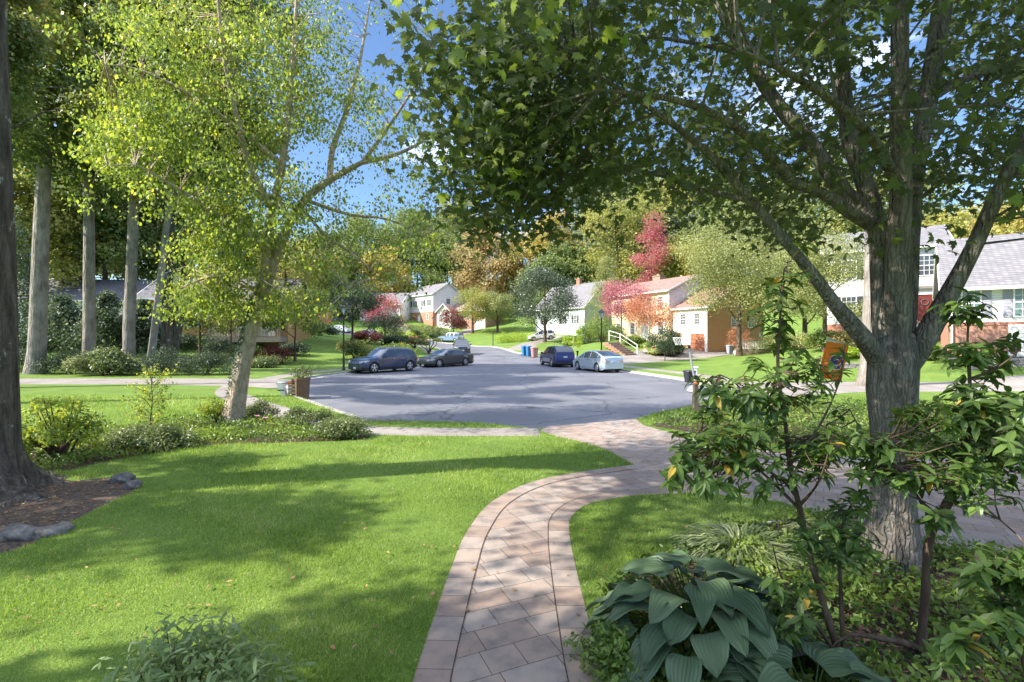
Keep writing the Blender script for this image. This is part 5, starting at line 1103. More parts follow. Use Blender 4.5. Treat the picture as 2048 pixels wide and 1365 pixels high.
# --- white house far left of centre
h3 = thing('white_house', 'far white two-storey house with blank siding gable over brick, beside the red maple', 'house', (-18.8, 119, 5.3), RAD(-50))
block(h3, -13, 0, 0, 8.4, -1.6, 7.2, 9.9, M_WHITE, R_GREY)
mb = MB(); mb.box(-13.02, .03, -.03, 8.43, -1.6, 2.9); mb.build('brick_storey', M_RED, h3)
for u in (-11, -8.4, -4.6, -2): window(h3, 'F', -.03, u, 4.4, .9, 1.4, shut=M_DARKS)
for u in (-11, -2.4): window(h3, 'F', -.03, u, 1.0, .9, 1.4)
door(h3, 'F', -.03, -6.5, .1); window(h3, 'R', .03, 4.2, 4.6, 1.0, 1.5); window(h3, 'R', .03, 3.8, .7, 1.2, 1.4)
# --- brown-roofed house with white porch gable
h4 = thing('porch_house', 'far brown-roofed brick house with a small white porch gable, left of the rounded tree', 'house', (-7.4, 116, 4.2), RAD(-28))
block(h4, -11, 1.5, 0, 8.5, -1.2, 4.2, 6.3, M_PINKB, R_BROWN)
block(h4, -10.4, -6.4, -2.6, -.05, -1.1, 3.9, 5.6, M_WHITE, R_BROWN, rdir='y', gable=M_CREAM)
for u in (-9.3, -7.5): window(h4, 'F', -2.6, u, 1.6, .9, 1.5)
for u in (-5, -3.2): window(h4, 'F', 0, u, 1.9, .8, 1.3)
garage(h4, 'F', 0, .0, -.3, 2.4, 2.2, M_GARW); chimney(h4, -4, 4.2, 5.8, 7.3, M_RED)
mb = MB(); 
for k in range(6): mb.box(-6.3+.0*k, -4.6, -3.2+k*.32, -2.88+k*.32, -1.4, -1.1+k*.2)
mb.build('front_steps', M_RED, h4)
# --- white colonial with its front wing at the right
h5 = thing('colonial_house', 'white colonial house with dark shutters and red door, seen either side of the maple trunk', 'house', (26.5, 42.2, 3.5), RAD(-32))
block(h5, 0, 7.9, 0, 8, -2.4, 5.9, 7.9, M_WHITE, R_GREY)
mb = MB(); mb.box(-.05, 7.95, -.04, -.004, -2.4, -.15); mb.box(-.05,-.004,-.04,8.04,-2.4,-.15); mb.build('foundation', M_RED, h5)
for u in (1.6, 4.1, 6.6): window(h5, 'F', 0, u, 3.6, .95, 1.5, shut=M_DARKS)
for u in (1.6, 4.1): window(h5, 'F', 0, u, .5, .95, 1.6, shut=M_DARKS)
door(h5, 'F', 0, 6.5, 0, m=M_DOORR)
mb = MB()
for k in range(22):
    a = 2*pi*k/22; mb.lathe([(.01,0),(.05,.02),(.03,.06)], (6.5+.22*cos(a), -.1, 1.5+.22*sin(a)), 6, 'y')
mb.build('wreath', M_DARKS, h5)
mb = MB(); mb.tube([(7.75,-.1,5.7),(7.75,-.1,0)], .05, 8); mb.build('downspout', M_TRIM, h5)
mb = MB(); mb.box(5.2,7.7,-.28,-.004,2.55,2.75); mb.box(5.0,7.85,-1.6,-.045,-.6,-.02); mb.build('porch_slab', M_CONC, h5)
h6 = thing('white_wing', 'single-storey white garage wing with grey roof and brick base at the right edge', 'building', (25.9, 29.6, 1.5), RAD(-38))
block(h6, 0, 14, 0, 7.5, -.3, 3.9, 7.0, M_WHITE, R_GREY, oh=.45)
mb = MB(); mb.box(-.05, 14.05, -.07, -.004, -.3, 1.62); mb.box(-.05, -.004, -.07, 7.55, -.3, 1.62); mb.build('brick_base', M_PINKB, h6)
mb = MB(); mb.box(-.1, 14.1, -.11, -.072, 1.5, 1.68); mb.build('brick_cap', M_RED, h6)
window(h6, 'F', 0, .95, 2.0, .75, 1.55, shut=M_GRS, glass=M_GLASSB, nx=3); window(h6, 'F', 0, 3.35, 2.0, 1.2, 1.55, nx=4, shut=M_GRS, glass=M_GLASSB); window(h6, 'F', 0, 6.4, 2.0, 1.2, 1.55, nx=4, shut=M_GRS, glass=M_GLASSB)
garage(h6, 'F', -.07, 3.9, -.25, 2.6, 1.65, M_GARW); mb = MB(); mb.tube([(.1,-.2,3.8),(.1,-.2,0)], .05, 8); mb.build('downspout', M_TRIM, h6)
# --- left brick house in the shade
h7 = thing('porch_house', 'shaded orange brick house with a columned porch behind the trees on the left', 'house', (-35.5, 47.5, 2.4), RAD(8))
block(h7, 0, 13.5, 0, 9, -1.0, 3.6, 6.0, M_ORB, R_DARK)
mb = MB(); mb.box(6.6, 13.4, -2.0, -.02, -.6, -.1); mb.build('porch_floor', M_CONC, h7)
for u in (7.0, 9.2, 11.2, 13.2):
    mb = MB(); mb.box(u-.14, u+.14, -1.95, -1.67, -.098, 2.7); mb.box(u-.19, u+.19, -2.0, -1.62, 2.45, 2.698); mb.build('porch_column', M_WOOD, h7)
mb = MB(); mb.box(6.7, 13.5, -2.05, -.02, 2.7, 2.95); mb.build('porch_roof', M_TRIM, h7)
mb = MB(); mb.box(7.14, 13.06, -1.86, -1.8, .75, .83)
for k in range(48): mb.box(7.2+k*.12, 7.24+k*.12, -1.85, -1.81, -.05, .75)
mb.build('porch_railing', M_TRIM, h7)
for u in (1.6, 4.6): window(h7, 'F', 0, u, .9, 1.3, 1.1, nx=4, ny=1)
for u in (8.2, 12.2): window(h7, 'F', 0, u, .6, 1.1, 1.6, shut=M_DARKS)
door(h7, 'F', 0, 10.2, -.1)
h8 = thing('white_house', 'long grey-roofed white house almost hidden behind the dark hemlocks at far left', 'house', (-52, 49.5, 1.8), RAD(6))
block(h8, 0, 17.5, 0, 9, -.6, 4.2, 6.6, M_WHITE, R_DARK)
for u in (2, 6, 10, 14): window(h8, 'F', 0, u, 1.4, 1, 1.4, shut=M_DARKS)
h9 = thing('grey_house', 'far house with a grey-blue roof half hidden behind the red maple', 'house', (-30, 122, 6.8), RAD(-12))
block(h9, -8, 3, 0, 8, -1, 3.4, 6.2, M_WHITE, R_GREY)
for u in (-5.5, -1.5, 1.5): window(h9, 'F', 0, u, 1.0, 1, 1.4)
h10 = thing('grey_house', 'low far house beyond the side street, seen under the birch crown', 'house', (-52, 124, 6.2), RAD(0))
block(h10, -6, 12, 0, 8, -1, 3.2, 5.8, M_TAN, R_GREY)
for u in (-3, 1, 6, 9.5): window(h10, 'F', 0, u, 1.0, 1.1, 1.3)
# ================================================================== stone walls
M_STONE = noise_mat('wall_stone', [(.14,.13,.13), (.27,.25,.24), (.40,.37,.34)], 3, .95, .7, bscale=14)
def stonewall(label, p0, p1, h, seed, z=None):
    x0, y0 = p0; x1, y1 = p1; L_ = math.hypot(x1-x0, y1-y0); a = math.atan2(y1-y0, x1-x0); z0 = min(hz(x0, y0), hz(x1, y1)) if z is None else z
    rg = random.Random(seed); mb = MB(); zz = 0
    while zz < h:
        ch = rg.uniform(.09, .15); u = -rg.uniform(0, .2)
        while u < L_:
            w = rg.uniform(.22, .6); d = rg.uniform(-.03, .03); mb.tbox(u+w/2, .15+d, zz+.004, zz+ch-.008, w-.014, .34, w-.03, .32, .06); u += w
        zz += ch
    o = mb.build('stone_wall', M_STONE, None); o.location = (x0, y0, z0-.05); o.rotation_euler = (0, 0, a); tagp(o, label, 'wall')
stonewall('low dry-stone retaining wall left of the maple trunk, behind the flag', (20.5, 33.0), (26.2, 32.2), .55, 1, z=.12)
stonewall('dry-stone retaining wall right of the maple trunk, below the brick base', (25.3, 27.4), (33.5, 26.8), .75, 2, z=.35)
# ================================================================== brick steps with white railing
def steps():
    x, y = 12.3, 51.8; z0 = hz(x, y); a = RAD(30); t = thing('brick_steps', 'flight of red brick steps up the bank to the yellow house', 'steps', (x, y, z0), a)
    mb = MB(); tr = MB()
    for k in range(7):
        mb.box(-.8, .8, k*.42, k*.42+.9, -.2+k*.19 if k else -.3, k*.19+.10); tr.box(-.84, .84, k*.42-.02, k*.42+.40, k*.19+.104, k*.19+.155)
    mb.build('riser', M_RED, t); tr.build('tread', M_CONC2, t)
    r = thing('railing', 'white metal handrail beside the brick steps', 'railing', (x, y, z0), a); mb = MB()
    for yy, zz in ((.0, 0), (2.6, 1.15), (4.4, 1.5)): mb.box(.92, .97, yy, yy+.07, zz-.1, zz+1.05)
    mb.tube([(.945,.03,1.05),(.945,2.63,2.2),(.945,4.43,2.55)], .03, 6); mb.tube([(.945,.03,.6),(.945,2.63,1.75),(.945,4.43,2.1)], .015, 6); mb.build('rail', M_TRIM, r)
steps()
# deck rail, bins by the brick wall
def deck():
    x, y = (1511-CX)/F*52, 52; t = thing('deck_rail', 'low wooden deck railing with pale balusters beside the brick side wall', 'railing', (x, y, hz(x, y)+.5), RAD(-4)); mb = MB(); mb.box(-1.4,1.4,-.06,.08,.92,1.0); mb.build('top_rail', M_WOOD, t); mb = MB()
    for k in range(17): mb.box(-1.35+k*.165, -1.30+k*.165, 0, .05, .05, .92)
    mb.build('balusters', M_TRIM, t, ); mb = MB(); mb.box(-1.45,1.45,-.1,1.8,-.6,.05); mb.build('deck', M_WOOD, t)
deck()
# timber shed front and stair stringer bits by the right house: folded wheelbarrow
def barrow():
    x, y = (1912-CX)/F*28.6, 28.6; t = thing('wheelbarrow', 'small grey garden cart leaning by the brick base of the white wing', 'cart', (x, y, hz(x, y)+.05), RAD(25)); mb = MB()
    mb.tbox(0, 0, .32, .62, .55, .4, .85, .6, .2); mb.build('tray', plain('grey_metal', (.25,.26,.28), .4, .4), t); mb = MB()
    for s in (-.25, .25): mb.tube([(-.35,s*.6,.15),(.1,s,.34),(.85,s*1.1,.72)], .018, 6); mb.tube([(.25,s,.36),(.32,s,.0)], .015, 6)
    mb.build('frame', M_BLACK, t); mb = MB(); mb.lathe([(.02,-.04),(.16,-.04),(.19,0),(.16,.04),(.02,.04)], (-.4,0,.19), 18, 'y'); mb.build('wheel', M_DARKP, t)
barrow()
# ================================================================== cars
M_TYRE = plain('tyre_rubber', (.018,.018,.02), .85); M_RIM = plain('alloy', (.55,.55,.57), .3, metallic=.7); M_RIMD = plain('dark_alloy', (.2,.2,.22), .3, metallic=.6)
M_CGL = plain('car_glass', (.035,.045,.06), .04, spec=.9, coat=.5); M_LAMP = plain('head_lamp', (.6,.62,.66), .12, spec=.8); M_TAIL = plain('tail_lamp', (.42,.02,.025), .2, spec=.7, coat=.5); M_TAILC = plain('clear_tail_lamp', (.55,.35,.35), .2, spec=.7, coat=.5); M_PLATE = plain('plate', (.55,.57,.62), .4); M_CHR = plain('chrome', (.6,.6,.62), .15, metallic=.9)
M_AMB = plain('amber_lens', (.7,.25,.03), .3)
def paint(name, col, metallic=.35): return plain(name, col, .28, metallic, coat=.8, var=.03)
PR = {
 'suv': dict(L=4.7, W=1.9, H=1.66, wr=.37, fw=.845-.03, rw=.175, gc=.22, belt=.60, top=[(0,.46),(.008,.60),(.03,.72),(.10,.93),(.2,.985),(.35,1),(.5,.995),(.56,.96),(.715,.665),(.88,.61),(.97,.55),(1,.38)], gh=(.055,.71), pil=[.085,.27,.42,.58]),
 'crv': dict(L=4.55, W=1.85, H=1.69, wr=.35, fw=.81, rw=.17, gc=.2, belt=.58, top=[(0,.46),(.006,.62),(.03,.80),(.06,.93),(.16,.99),(.35,1),(.5,.985),(.60,.94),(.79,.63),(.92,.56),(.98,.48),(1,.32)], gh=(.03,.78), pil=[.07,.27,.44,.62]),
 'sedan': dict(L=4.87, W=1.84, H=1.45, wr=.335, fw=.80, rw=.22, gc=.17, belt=.63, top=[(0,.45),(.01,.66),(.04,.71),(.14,.73),(.30,.955),(.40,1),(.5,.99),(.58,.95),(.73,.68),(.88,.60),(.97,.50),(1,.33)], gh=(.15,.735), pil=[.24,.43,.60]),
 'hatch': dict(L=4.46, W=1.75, H=1.49, wr=.32, fw=.80, rw=.195, gc=.17, belt=.61, top=[(0,.42),(.008,.60),(.02,.72),(.07,.78),(.25,.95),(.40,1),(.52,.985),(.62,.92),(.83,.62),(.93,.53),(.98,.43),(1,.30)], gh=(.09,.835), pil=[.17,.40,.60]),
 'boxy': dict(L=4.65, W=1.85, H=1.82, wr=.38, fw=.81, rw=.19, gc=.27, belt=.62, top=[(0,.45),(.006,.62),(.015,.80),(.04,.95),(.12,1),(.5,1),(.58,.965),(.70,.67),(.93,.63),(.985,.58),(1,.40)], gh=(.02,.695), pil=[.06,.26,.44,.58]),
}
def car(kind, label, cat, x, y, ang, col, wheel_m=None, rim_style=5, z=None, plate_rear=True, group=None, clad=True, tl='side', drop=.11, name=None, glassm=None):
    p = PR[kind]; Lc, W, Hh = p['L'], p['W'], p['H']; z0 = (hz(x, y)-drop) if z is None else z
    t = thing(name or {'sedan': 'parked_sedan', 'hatch': 'parked_hatchback'}.get(kind, 'parked_suv'), label, cat, (x, y, z0+.004), ang, group)
    # pitch the car with the slope
    dx, dy = cos(ang)*1.4, sin(ang)*1.4; t.rotation_euler = (0, -math.atan2(hz(x+dx, y+dy)-hz(x-dx, y-dy), 2.8), ang) if z is None else (0, 0, ang)
    xs = sorted(set([round(v, 4) for v in list(np.linspace(0, 1, 56))+[p['fw']+s*p['wr']*1.13/Lc*k for s in (-1, 1) for k in (1, .99, .92, .8, .6, .3)]+[p['rw']+s*p['wr']*1.13/Lc*k for s in (-1, 1) for k in (1, .99, .92, .8, .6, .3)]+p['pil']+[q+.014 for q in p['pil']]+[.004,.012,.03,.985,.995] if 0 <= v <= 1]))
    tx = [a for a, b in p['top']]; ty = [b*Hh for a, b in p['top']]
    def top(f): return float(np.interp(f, tx, ty))
    wheels = (p['fw'], p['rw']); R = p['wr']*1.13; belt0 = p['belt']*Hh
    def belt(f): return min(belt0+.05*Hh*(1-f)*.8, top(f)-.035)
    def hwf(f):
        e = min(f, 1-f); return W/2*(1-.17*max(0, 1-e/.10)**2.2)
    def bottom(f):
        zb = p['gc']+.10*max(0, 1-min(f, 1-f)/.06)
        arch = 0
        for wf in wheels:
            d = (f-wf)*Lc
            if abs(d) < R: arch = max(arch, p['wr']+math.sqrt(R*R-d*d))
        return zb, max(zb, arch)
    rows = []
    for f in xs:
        zb0, zb = bottom(f); hw = hwf(f); bl = belt(f); tp = top(f); xx = (f-.5)*Lc; cab = tp-bl > .12
        mid = max(zb+.01, .52*bl+.1); lo = max(zb+.005, p['gc']+.17)
        ins = (tp-.05-bl)*.33 if cab else .02
        yg = hw*.965-ins
        row = [(xx, hw*.95, zb), (xx, hw*.995, min(lo, bl-.06)), (xx, hw, min(mid, bl-.03)), (xx, hw*.965, bl), (xx, yg, tp-.085 if cab else bl+.004), (xx, yg-.035, tp-.03 if cab else bl+.012), (xx, yg*.78, tp-.006), (xx, 0, tp)]
        rows.append(row)
    def cls(i, j):   # face between station i,i+1 ; row j,j+1
        f = (xs[i]+xs[i+1])/2; cab = top(f)-belt(f) > .13
        if j == 3 and cab and p['gh'][0] < f < p['gh'][1]:
            if any(q <= f <= q+.014 for q in p['pil']): return 'body'
            return 'glass'
        if j >= 5 and cab:
            sl = (top(xs[i+1])-top(xs[i]))/((xs[i+1]-xs[i])*Lc)
            if sl < -.28 and f > .5: return 'wind'
            if sl > .30 and f < .5 and f > .012: return 'rear'
            if kind == 'hatch' and .07 < f < .30: return 'rear'
        if j in (1, 2) and not cab: return 'body'
        if j <= 0: return 'clad'
        if j in (1, 2):
            a = p['pil']
            if a[-3] < f < a[-2]: return 'door1'
            if a[-2] < f < a[-1]+.10: return 'door0'
        return 'body'
    parts = {}
    for sg in (1, -1):
        for i in range(len(xs)-1):
            for j in range(7):
                q = [rows[i][j], rows[i+1][j], rows[i+1][j+1], rows[i][j+1]]
                if j == 0 and bottom((xs[i]+xs[i+1])/2)[1] > p['gc']+.2 and False: continue
                c = cls(i, j)
                off = .010 if c.startswith('door') else 0
                q = [(a, (b+off*(1 if b > .1 else 0))*sg, cc) for a, b, cc in q]
                if sg < 0: q = q[::-1]
                key = c if not c.startswith('door') else c+('l' if sg > 0 else 'r')
                if c == 'glass': key = 'glass'+('l' if sg > 0 else 'r')
                parts.setdefault(key, MB()).add(q[::-1], [(0, 1, 2, 3)])
    # end caps and underbody
    body = parts['body']
    for idx, sg in ((0, -1), (-1, 1)):
        r = rows[idx]; ring = [(a, b, c) for a, b, c in r]+[(a, -b, c) for a, b, c in r[-2::-1]]; body.add(ring if sg < 0 else ring[::-1], [tuple(range(len(ring)))])
    paintm = col
    def weld(o):
        bm = bmesh.new(); bm.from_mesh(o.data); bmesh.ops.remove_doubles(bm, verts=bm.verts, dist=.0008); bm.to_mesh(o.data); bm.free(); 
        o.data.polygons.foreach_set('use_smooth', [True]*len(o.data.polygons))
        try: o.data.set_sharp_from_angle(angle=RAD(28))
        except Exception: pass
    o = body.build('body', paintm, t, recalc=False); weld(o)
    if 'clad' in parts: weld(parts['clad'].build('sill', M_DARKP if clad else paintm, t, recalc=False))
    for k in ('door0l', 'door0r', 'door1l', 'door1r'):
        if k in parts:
            d = parts[k].build('door', paintm, t, recalc=False); weld(d); sg = 1 if k[-1] == 'l' else -1; a = p['pil']; f = (a[-2]+.035) if k[4] == '0' else (a[-3]+.04); hb = MB(); hh = hwf(f)+.012
            hb.box((f-.5)*Lc, (f-.5)*Lc+.2, sg*hh-(.02 if sg > 0 else .02), sg*hh+.02, belt(f)-.13, belt(f)-.10); hb.build('handle', M_CHR, d)
    for k, nm in (('glassl', 'side_window'), ('glassr', 'side_window'), ('wind', 'windscreen'), ('rear', 'rear_window')):
        if k in parts: weld(parts[k].build(nm, glassm or M_CGL, t, recalc=False))
    u = MB(); u.box(-Lc/2+.18, Lc/2-.18, -W/2+.24, W/2-.24, p['gc']-.04, belt0-.12); 
    for wf in wheels: u.box((wf-.5)*Lc-R*.98, (wf-.5)*Lc+R*.98, -W/2+.10, W/2-.10, p['wr']+.05, p['wr']+R-.01)
    u.build('underbody', M_TYRE, t)
    for wf in wheels:
        for sg in (1, -1):
            r = p['wr']; cx = (wf-.5)*Lc; yo = sg*(W/2-.10); w = MB(); wd = .11
            w.lathe([(r*.62, -wd*.9), (r*.88, -wd), (r*.98, -wd*.8), (r, -wd*.4), (r, wd*.4), (r*.98, wd*.8), (r*.88, wd), (r*.62, wd*.9)], (cx, yo, r), 28, 'y'); wo = w.build('wheel', M_TYRE, t, smooth=True, ang=40)
            m = MB(); yy = yo+sg*wd*.72; n = rim_style; m.lathe([(r*.60, -.02*sg), (r*.68, .018*sg), (r*.62, .03*sg), (r*.60, -.02*sg)] if True else [], (cx, yy, r), 24, 'y')
            for k in range(n):
                a = 2*pi*k/n+.3; ca, sa = cos(a), sin(a)
                for da in ((-.16, .16) if n <= 6 else (0,)):
                    ca, sa = cos(a+da), sin(a+da); pa, pb = (-sa, ca); hw_ = .022
                    m.add([(cx+.04*ca-pa*hw_, yy+sg*.03, r+.04*sa-pb*hw_), (cx+.04*ca+pa*hw_, yy+sg*.03, r+.04*sa+pb*hw_), (cx+r*.64*ca+pa*hw_*1.3, yy+sg*.02, r+r*.64*sa+pb*hw_*1.3), (cx+r*.64*ca-pa*hw_*1.3, yy+sg*.02, r+r*.64*sa-pb*hw_*1.3)], [(0, 1, 2, 3)])
            m.lathe([(.001, .04*sg), (.06, .035*sg), (.065, 0)], (cx, yy, r), 12, 'y'); m.build('rim', wheel_m or M_RIM, wo, recalc=False)
    # lamps, grille, plates, mirrors
    def yb(f): return hwf(f)
    for sg in (1, -1):
        f = .955; bl = top(f)-.13; m = MB(); x1 = (f-.5)*Lc; y1 = yb(f)*sg
        x2 = Lc/2+.012; y2 = (yb(1)-.28)*sg; x0 = (.90-.5)*Lc; y0 = (yb(.90)+.008)*sg
        m.add([(x0, y0, bl+.06), (x1, y1*1.02, bl+.075), (x2, y2+.2*sg, bl+.02), (x2, y2, bl+.0), (x2, y2, bl-.10), (x2, y2+.2*sg, bl-.10), (x1, y1*1.02, bl-.05), (x0, y0, bl+.02),
               (x0-.02, y0*.9, bl+.04), (x1-.05, y1*.85, bl), (x2-.1, y2, bl-.03)], [(0,1,6,7),(1,2,5,6),(2,3,4,5),(0,1,9,8),(1,2,10,9),(7,6,9,8),(6,5,10,9)]); m.build('headlight', M_LAMP, t)
        m = MB(); f = .02
        if tl == 'tall': za, zb_ = belt0-.05, top(.035)-.12; m.add([(-Lc/2+.03, (yb(.01)-.10)*sg, za), (-Lc/2+.16, (yb(.03)+.012)*sg, za), (-Lc/2+.28, (yb(.06)-.15)*sg, zb_), (-Lc/2+.12, (yb(.01)-.26)*sg, zb_)], [(0, 1, 2, 3)])
        else:
            za = belt0-.26; zb_ = belt0-.06
            m.add([(-Lc/2-.012, (yb(0)-.34)*sg, za+.03), (-Lc/2-.012, (yb(0)-.0)*sg, za), (-Lc/2+.22, (yb(.047)+.014)*sg, za+.06), (-Lc/2+.22, (yb(.047)+.014)*sg, zb_), (-Lc/2-.008, (yb(0)-.02)*sg, zb_), (-Lc/2-.012, (yb(0)-.34)*sg, zb_-.02), (-Lc/2+.1, (yb(0)-.3)*sg, (za+zb_)/2)], [(0,1,4,5),(1,2,3,4),(0,6,5),(6,3,2,1,0)])
        m.build('tail_light', M_TAIL if kind != 'hatch' else M_TAILC, t, recalc=False)
        m = MB(); fm = p['gh'][1]-.075; m.tbox((fm-.5)*Lc, (hwf(fm)+.10)*sg, belt(fm)+.0, belt(fm)+.15, .14, .2, .1, .16, .25); m.build('mirror', M_DARKP if clad else paintm, t)
    m = MB(); gz = top(.985)-.12; m.box(Lc/2-.04, Lc/2+.010, -.42, .42, gz-.20, gz); g = m.build('grille', M_BLACK, t); m = MB()
    for k in range(9): m.box(Lc/2+.011, Lc/2+.018, -.38+k*.09, -.36+k*.09, gz-.18, gz-.02)
    m.build('grille_bars', M_CHR, g)
    m = MB(); m.box(Lc/2-.06, Lc/2+.014, -.75, .75, .26, .36); m.build('front_intake', M_BLACK, t); m = MB(); m.box(Lc/2+.012, Lc/2+.03, -.16, .16, gz-.36, gz-.22); m.build('license_plate', M_PLATE, t)
    m = MB(); m.box(-Lc/2-.02, -Lc/2+.02, -.16, .16, belt0-.22 if kind != 'sedan' else .55, belt0-.08 if kind != 'sedan' else .69); m.build('license_plate', M_PLATE, t)
    m = MB(); m.box(-Lc/2-.014, -Lc/2+.05, -.7, .7, .26, .42); m.build('rear_bumper', M_DARKP if clad else paintm, t)
    if kind in ('suv', 'boxy'):
        for sg in (1, -1):
            m = MB(); m.tube([((f-.5)*Lc, sg*(W/2*.63), top(f)+z_) for f, z_ in ((.12, -.01), (.16, .035), (.35, .045), (.52, .035), (.56, -.02))], .016, 6); m.build('roof_rail', M_CHR, t)
    return t
NAVY = paint('navy_paint', (.03,.045,.11)); GREY = paint('gunmetal_paint', (.085,.08,.085)); BLUE = paint('dark_blue_paint', (.035,.04,.16)); SILV = paint('silver_blue_paint', (.45,.52,.60), .3); BLK = paint('dark_slate_paint', (.04,.045,.05)); LBL = paint('steel_blue_paint', (.22,.32,.45)); WHT = paint('white_paint', (.72,.72,.73), 0); BEI = paint('beige_paint', (.50,.45,.36), .3); GRN = paint('pale_green_paint', (.35,.42,.40), .2)
car('suv', 'navy suv parked at the left kerb nearest the camera, facing left', 'car', -8.95, 35.0, math.atan2(-.78, -.63), NAVY, rim_style=5)
car('sedan', 'dark grey sedan parked behind the navy suv at the left kerb', 'car', -5.5, 41.9, math.atan2(-.74, -.68), GREY, rim_style=8)
car('boxy', 'dark boxy suv with bright grille parked behind the grey sedan', 'car', -6.0, 59.5, math.atan2(-.985, .17), BLK, rim_style=6)
car('boxy', 'light blue suv parked farthest up the street, before the bend', 'car', -11.0, 90.0, math.atan2(.45, -.9), LBL, rim_style=6)
car('crv', 'dark blue suv parked at the right kerb beside the blue bins, seen from behind', 'car', 3.75, 42.0, math.atan2(.975, -.22), BLUE, rim_style=5, tl='tall')
car('hatch', 'silver-blue hatchback parked nearest at the right kerb, seen from behind', 'car', 6.1, 35.9, math.atan2(.93, -.37), SILV, rim_style=6, clad=False)
car('crv', 'white suv standing in the concrete drive behind the magnolia', 'car', 4.9, 83.5, math.atan2(-.12, -1), WHT, rim_style=5, drop=0)
car('sedan', 'beige sedan standing in front of the copper garage door', 'car', 16.6, 54.2, math.atan2(.5, .87), BEI, rim_style=8, drop=-.02, clad=False)
car('sedan', 'pale green car on the far side street, left of the pine', 'car', -34.5, 101.5, math.atan2(-.5, .87), GRN, rim_style=6)
car('hatch', 'white car glimpsed behind shrubs right of the small pine', 'car', -26.5, 93.5, math.atan2(-.6, .8), WHT, rim_style=6)
# ================================================================== street lamps
M_LGL = plain('lantern_glass', (.55,.58,.62), .15, spec=.6)
def lamp(label, x, y, h, group='black street lamps', s=1.0):
    t = thing('street_lamp', label, 'street lamp', (x, y, hz(x, y)-.02), .3, group); mb = MB()
    mb.lathe([(.12,0),(.12,.1),(.085,.16),(.07,.9),(.055,1.0),(.048,h-.75),(.075,h-.7),(.05,h-.64)], (0,0,0), 12); mb.build('post', M_BLACK, t, smooth=True, ang=40)
    mb = MB()
    for k in range(4):
        a = pi/4+k*pi/2; mb.tube([(.07*cos(a)*s, .07*sin(a)*s, h-.64), (.16*cos(a)*s, .16*sin(a)*s, h-.2)], .012, 5)
    mb.lathe([(.24*s,h-.2),(.235*s,h-.16),(.12*s,h-.04),(.05,h),(.03,h+.05),(.005,h+.1)], (0,0,0), 8); hd = mb.build('lantern', M_BLACK, t); mb = MB(); mb.lathe([(.06*s,h-.63),(.145*s,h-.215)], (0,0,0), 8); mb.build('lantern_glass', M_LGL, hd)
lamp('black street lamp at the left kerb behind the cars, over the left lawn', -11.75, 34.9, 4.55)
lamp('black street lamp right of centre behind the silver hatchback', (1203-CX)/F*39, 39, 4.45, s=1.25)
lamp('small far street lamp on the bend of the street', (866-CX)/F*83, 83, 4.5)
def post(label, px, py, Y, h, r=.05, m=None, cat='post', top=None):
    x = (px-CX)/F*Y; t = thing('path_light', label, cat, (x, Y, hz(x, Y)), 0); mb = MB(); mb.lathe([(r*1.3,0),(r,.05),(r,h*.86),(r*.9,h*.88)], (0,0,0), 8); mb.build('post', m or M_BLACK, t)
    mb = MB(); mb.lathe([(r*1.5,h*.88),(r*1.9,h*.90),(r*1.7,h*.97),(r*.4,h)], (0,0,0), 8); mb.build('cap', top or M_BLACK, t)
post('short dark post with yellow base beside the young lime tree', 1155, 722, 44, 1.1, .07)
post('thin lamp post on the green slope below the rounded trees', 986, 690, 76, 2.3, .06)
# ================================================================== wheeled bins
M_BINB = plain('blue_bin_plastic', (.03,.17,.42), .45); M_BINR = plain('faded_red_bin', (.38,.20,.17), .6); M_BINK = plain('black_bin', (.025,.025,.035), .5); M_BING = plain('grey_bin', (.28,.30,.34), .5); M_BRBIN = noise_mat('brown_bin', [(.13,.075,.05), (.20,.12,.085)], 5, .6, .1); M_BINN = plain('royal_blue_bin', (.03,.06,.42), .45)
def bin_(name, label, x, y, ang, w, d, h, m, group=None, drop=.11, wheels=True):
    t = thing(name, label, 'bin', (x, y, hz(x, y)-drop), ang, group); mb = MB(); mb.tbox(0, 0, .04, h*.9, w*.74, d*.74, w*.95, d*.95, .12); mb.tbox(0, 0, h*.86, h*.905, w*1.02, d*1.02, w*1.02, d*1.02, .12); mb.build('body', m, t)
    mb = MB(); mb.tbox(0, 0, h*.907, h*.96, w*1.05, d*1.05, w*1.0, d*1.0, .15); mb.tbox(0, 0, h*.962, h, w*.96, d*.96, w*.8, d*.78, .2); mb.tube([(-w*.4, d*.6, h*.9), (w*.4, d*.6, h*.9)], .018, 6); mb.build('lid', m, t)
    if wheels:
        for s in (-1, 1): mb = MB(); mb.lathe([(.02,-.03),(.10,-.03),(.10,.03),(.02,.03)], (s*w*.4, d*.42, .10), 12, 'x'); mb.build('wheel', M_DARKP, t)
bin_('wheeled_bin', 'left blue wheeled bin at the right kerb', (1049-CX)/F*55.5, 55.5, .3, .62, .66, 1.15, M_BINB, 'wheeled bins at the kerb')
bin_('wheeled_bin', 'right blue wheeled bin at the right kerb, beside the faded red one', (1058-CX)/F*54.6, 54.6, .3, .62, .66, 1.15, M_BINB, 'wheeled bins at the kerb')
bin_('wheeled_bin', 'faded red wheeled bin at the right kerb beside two blue ones', (1069-CX)/F*53.2, 53.2, .3, .72, .74, 1.12, M_BINR, 'wheeled bins at the kerb')
bin_('wheeled_bin', 'lone royal blue bin on the far side street', (650-CX)/F*100, 100, .2, .8, .8, 1.2, M_BINN)
bin_('trash_can', 'black square bin at the right kerb behind the basketball hoop', G(1379, 766)[0], G(1379, 766)[1], .2, .52, .5, .66, M_BINK, wheels=False, drop=.02)
bin_('wheeled_bin', 'grey bin against the brick side wall of the yellow house', (1459-CX)/F*55.5, 55.5, .2, .6, .6, 1.0, M_BING, drop=0)
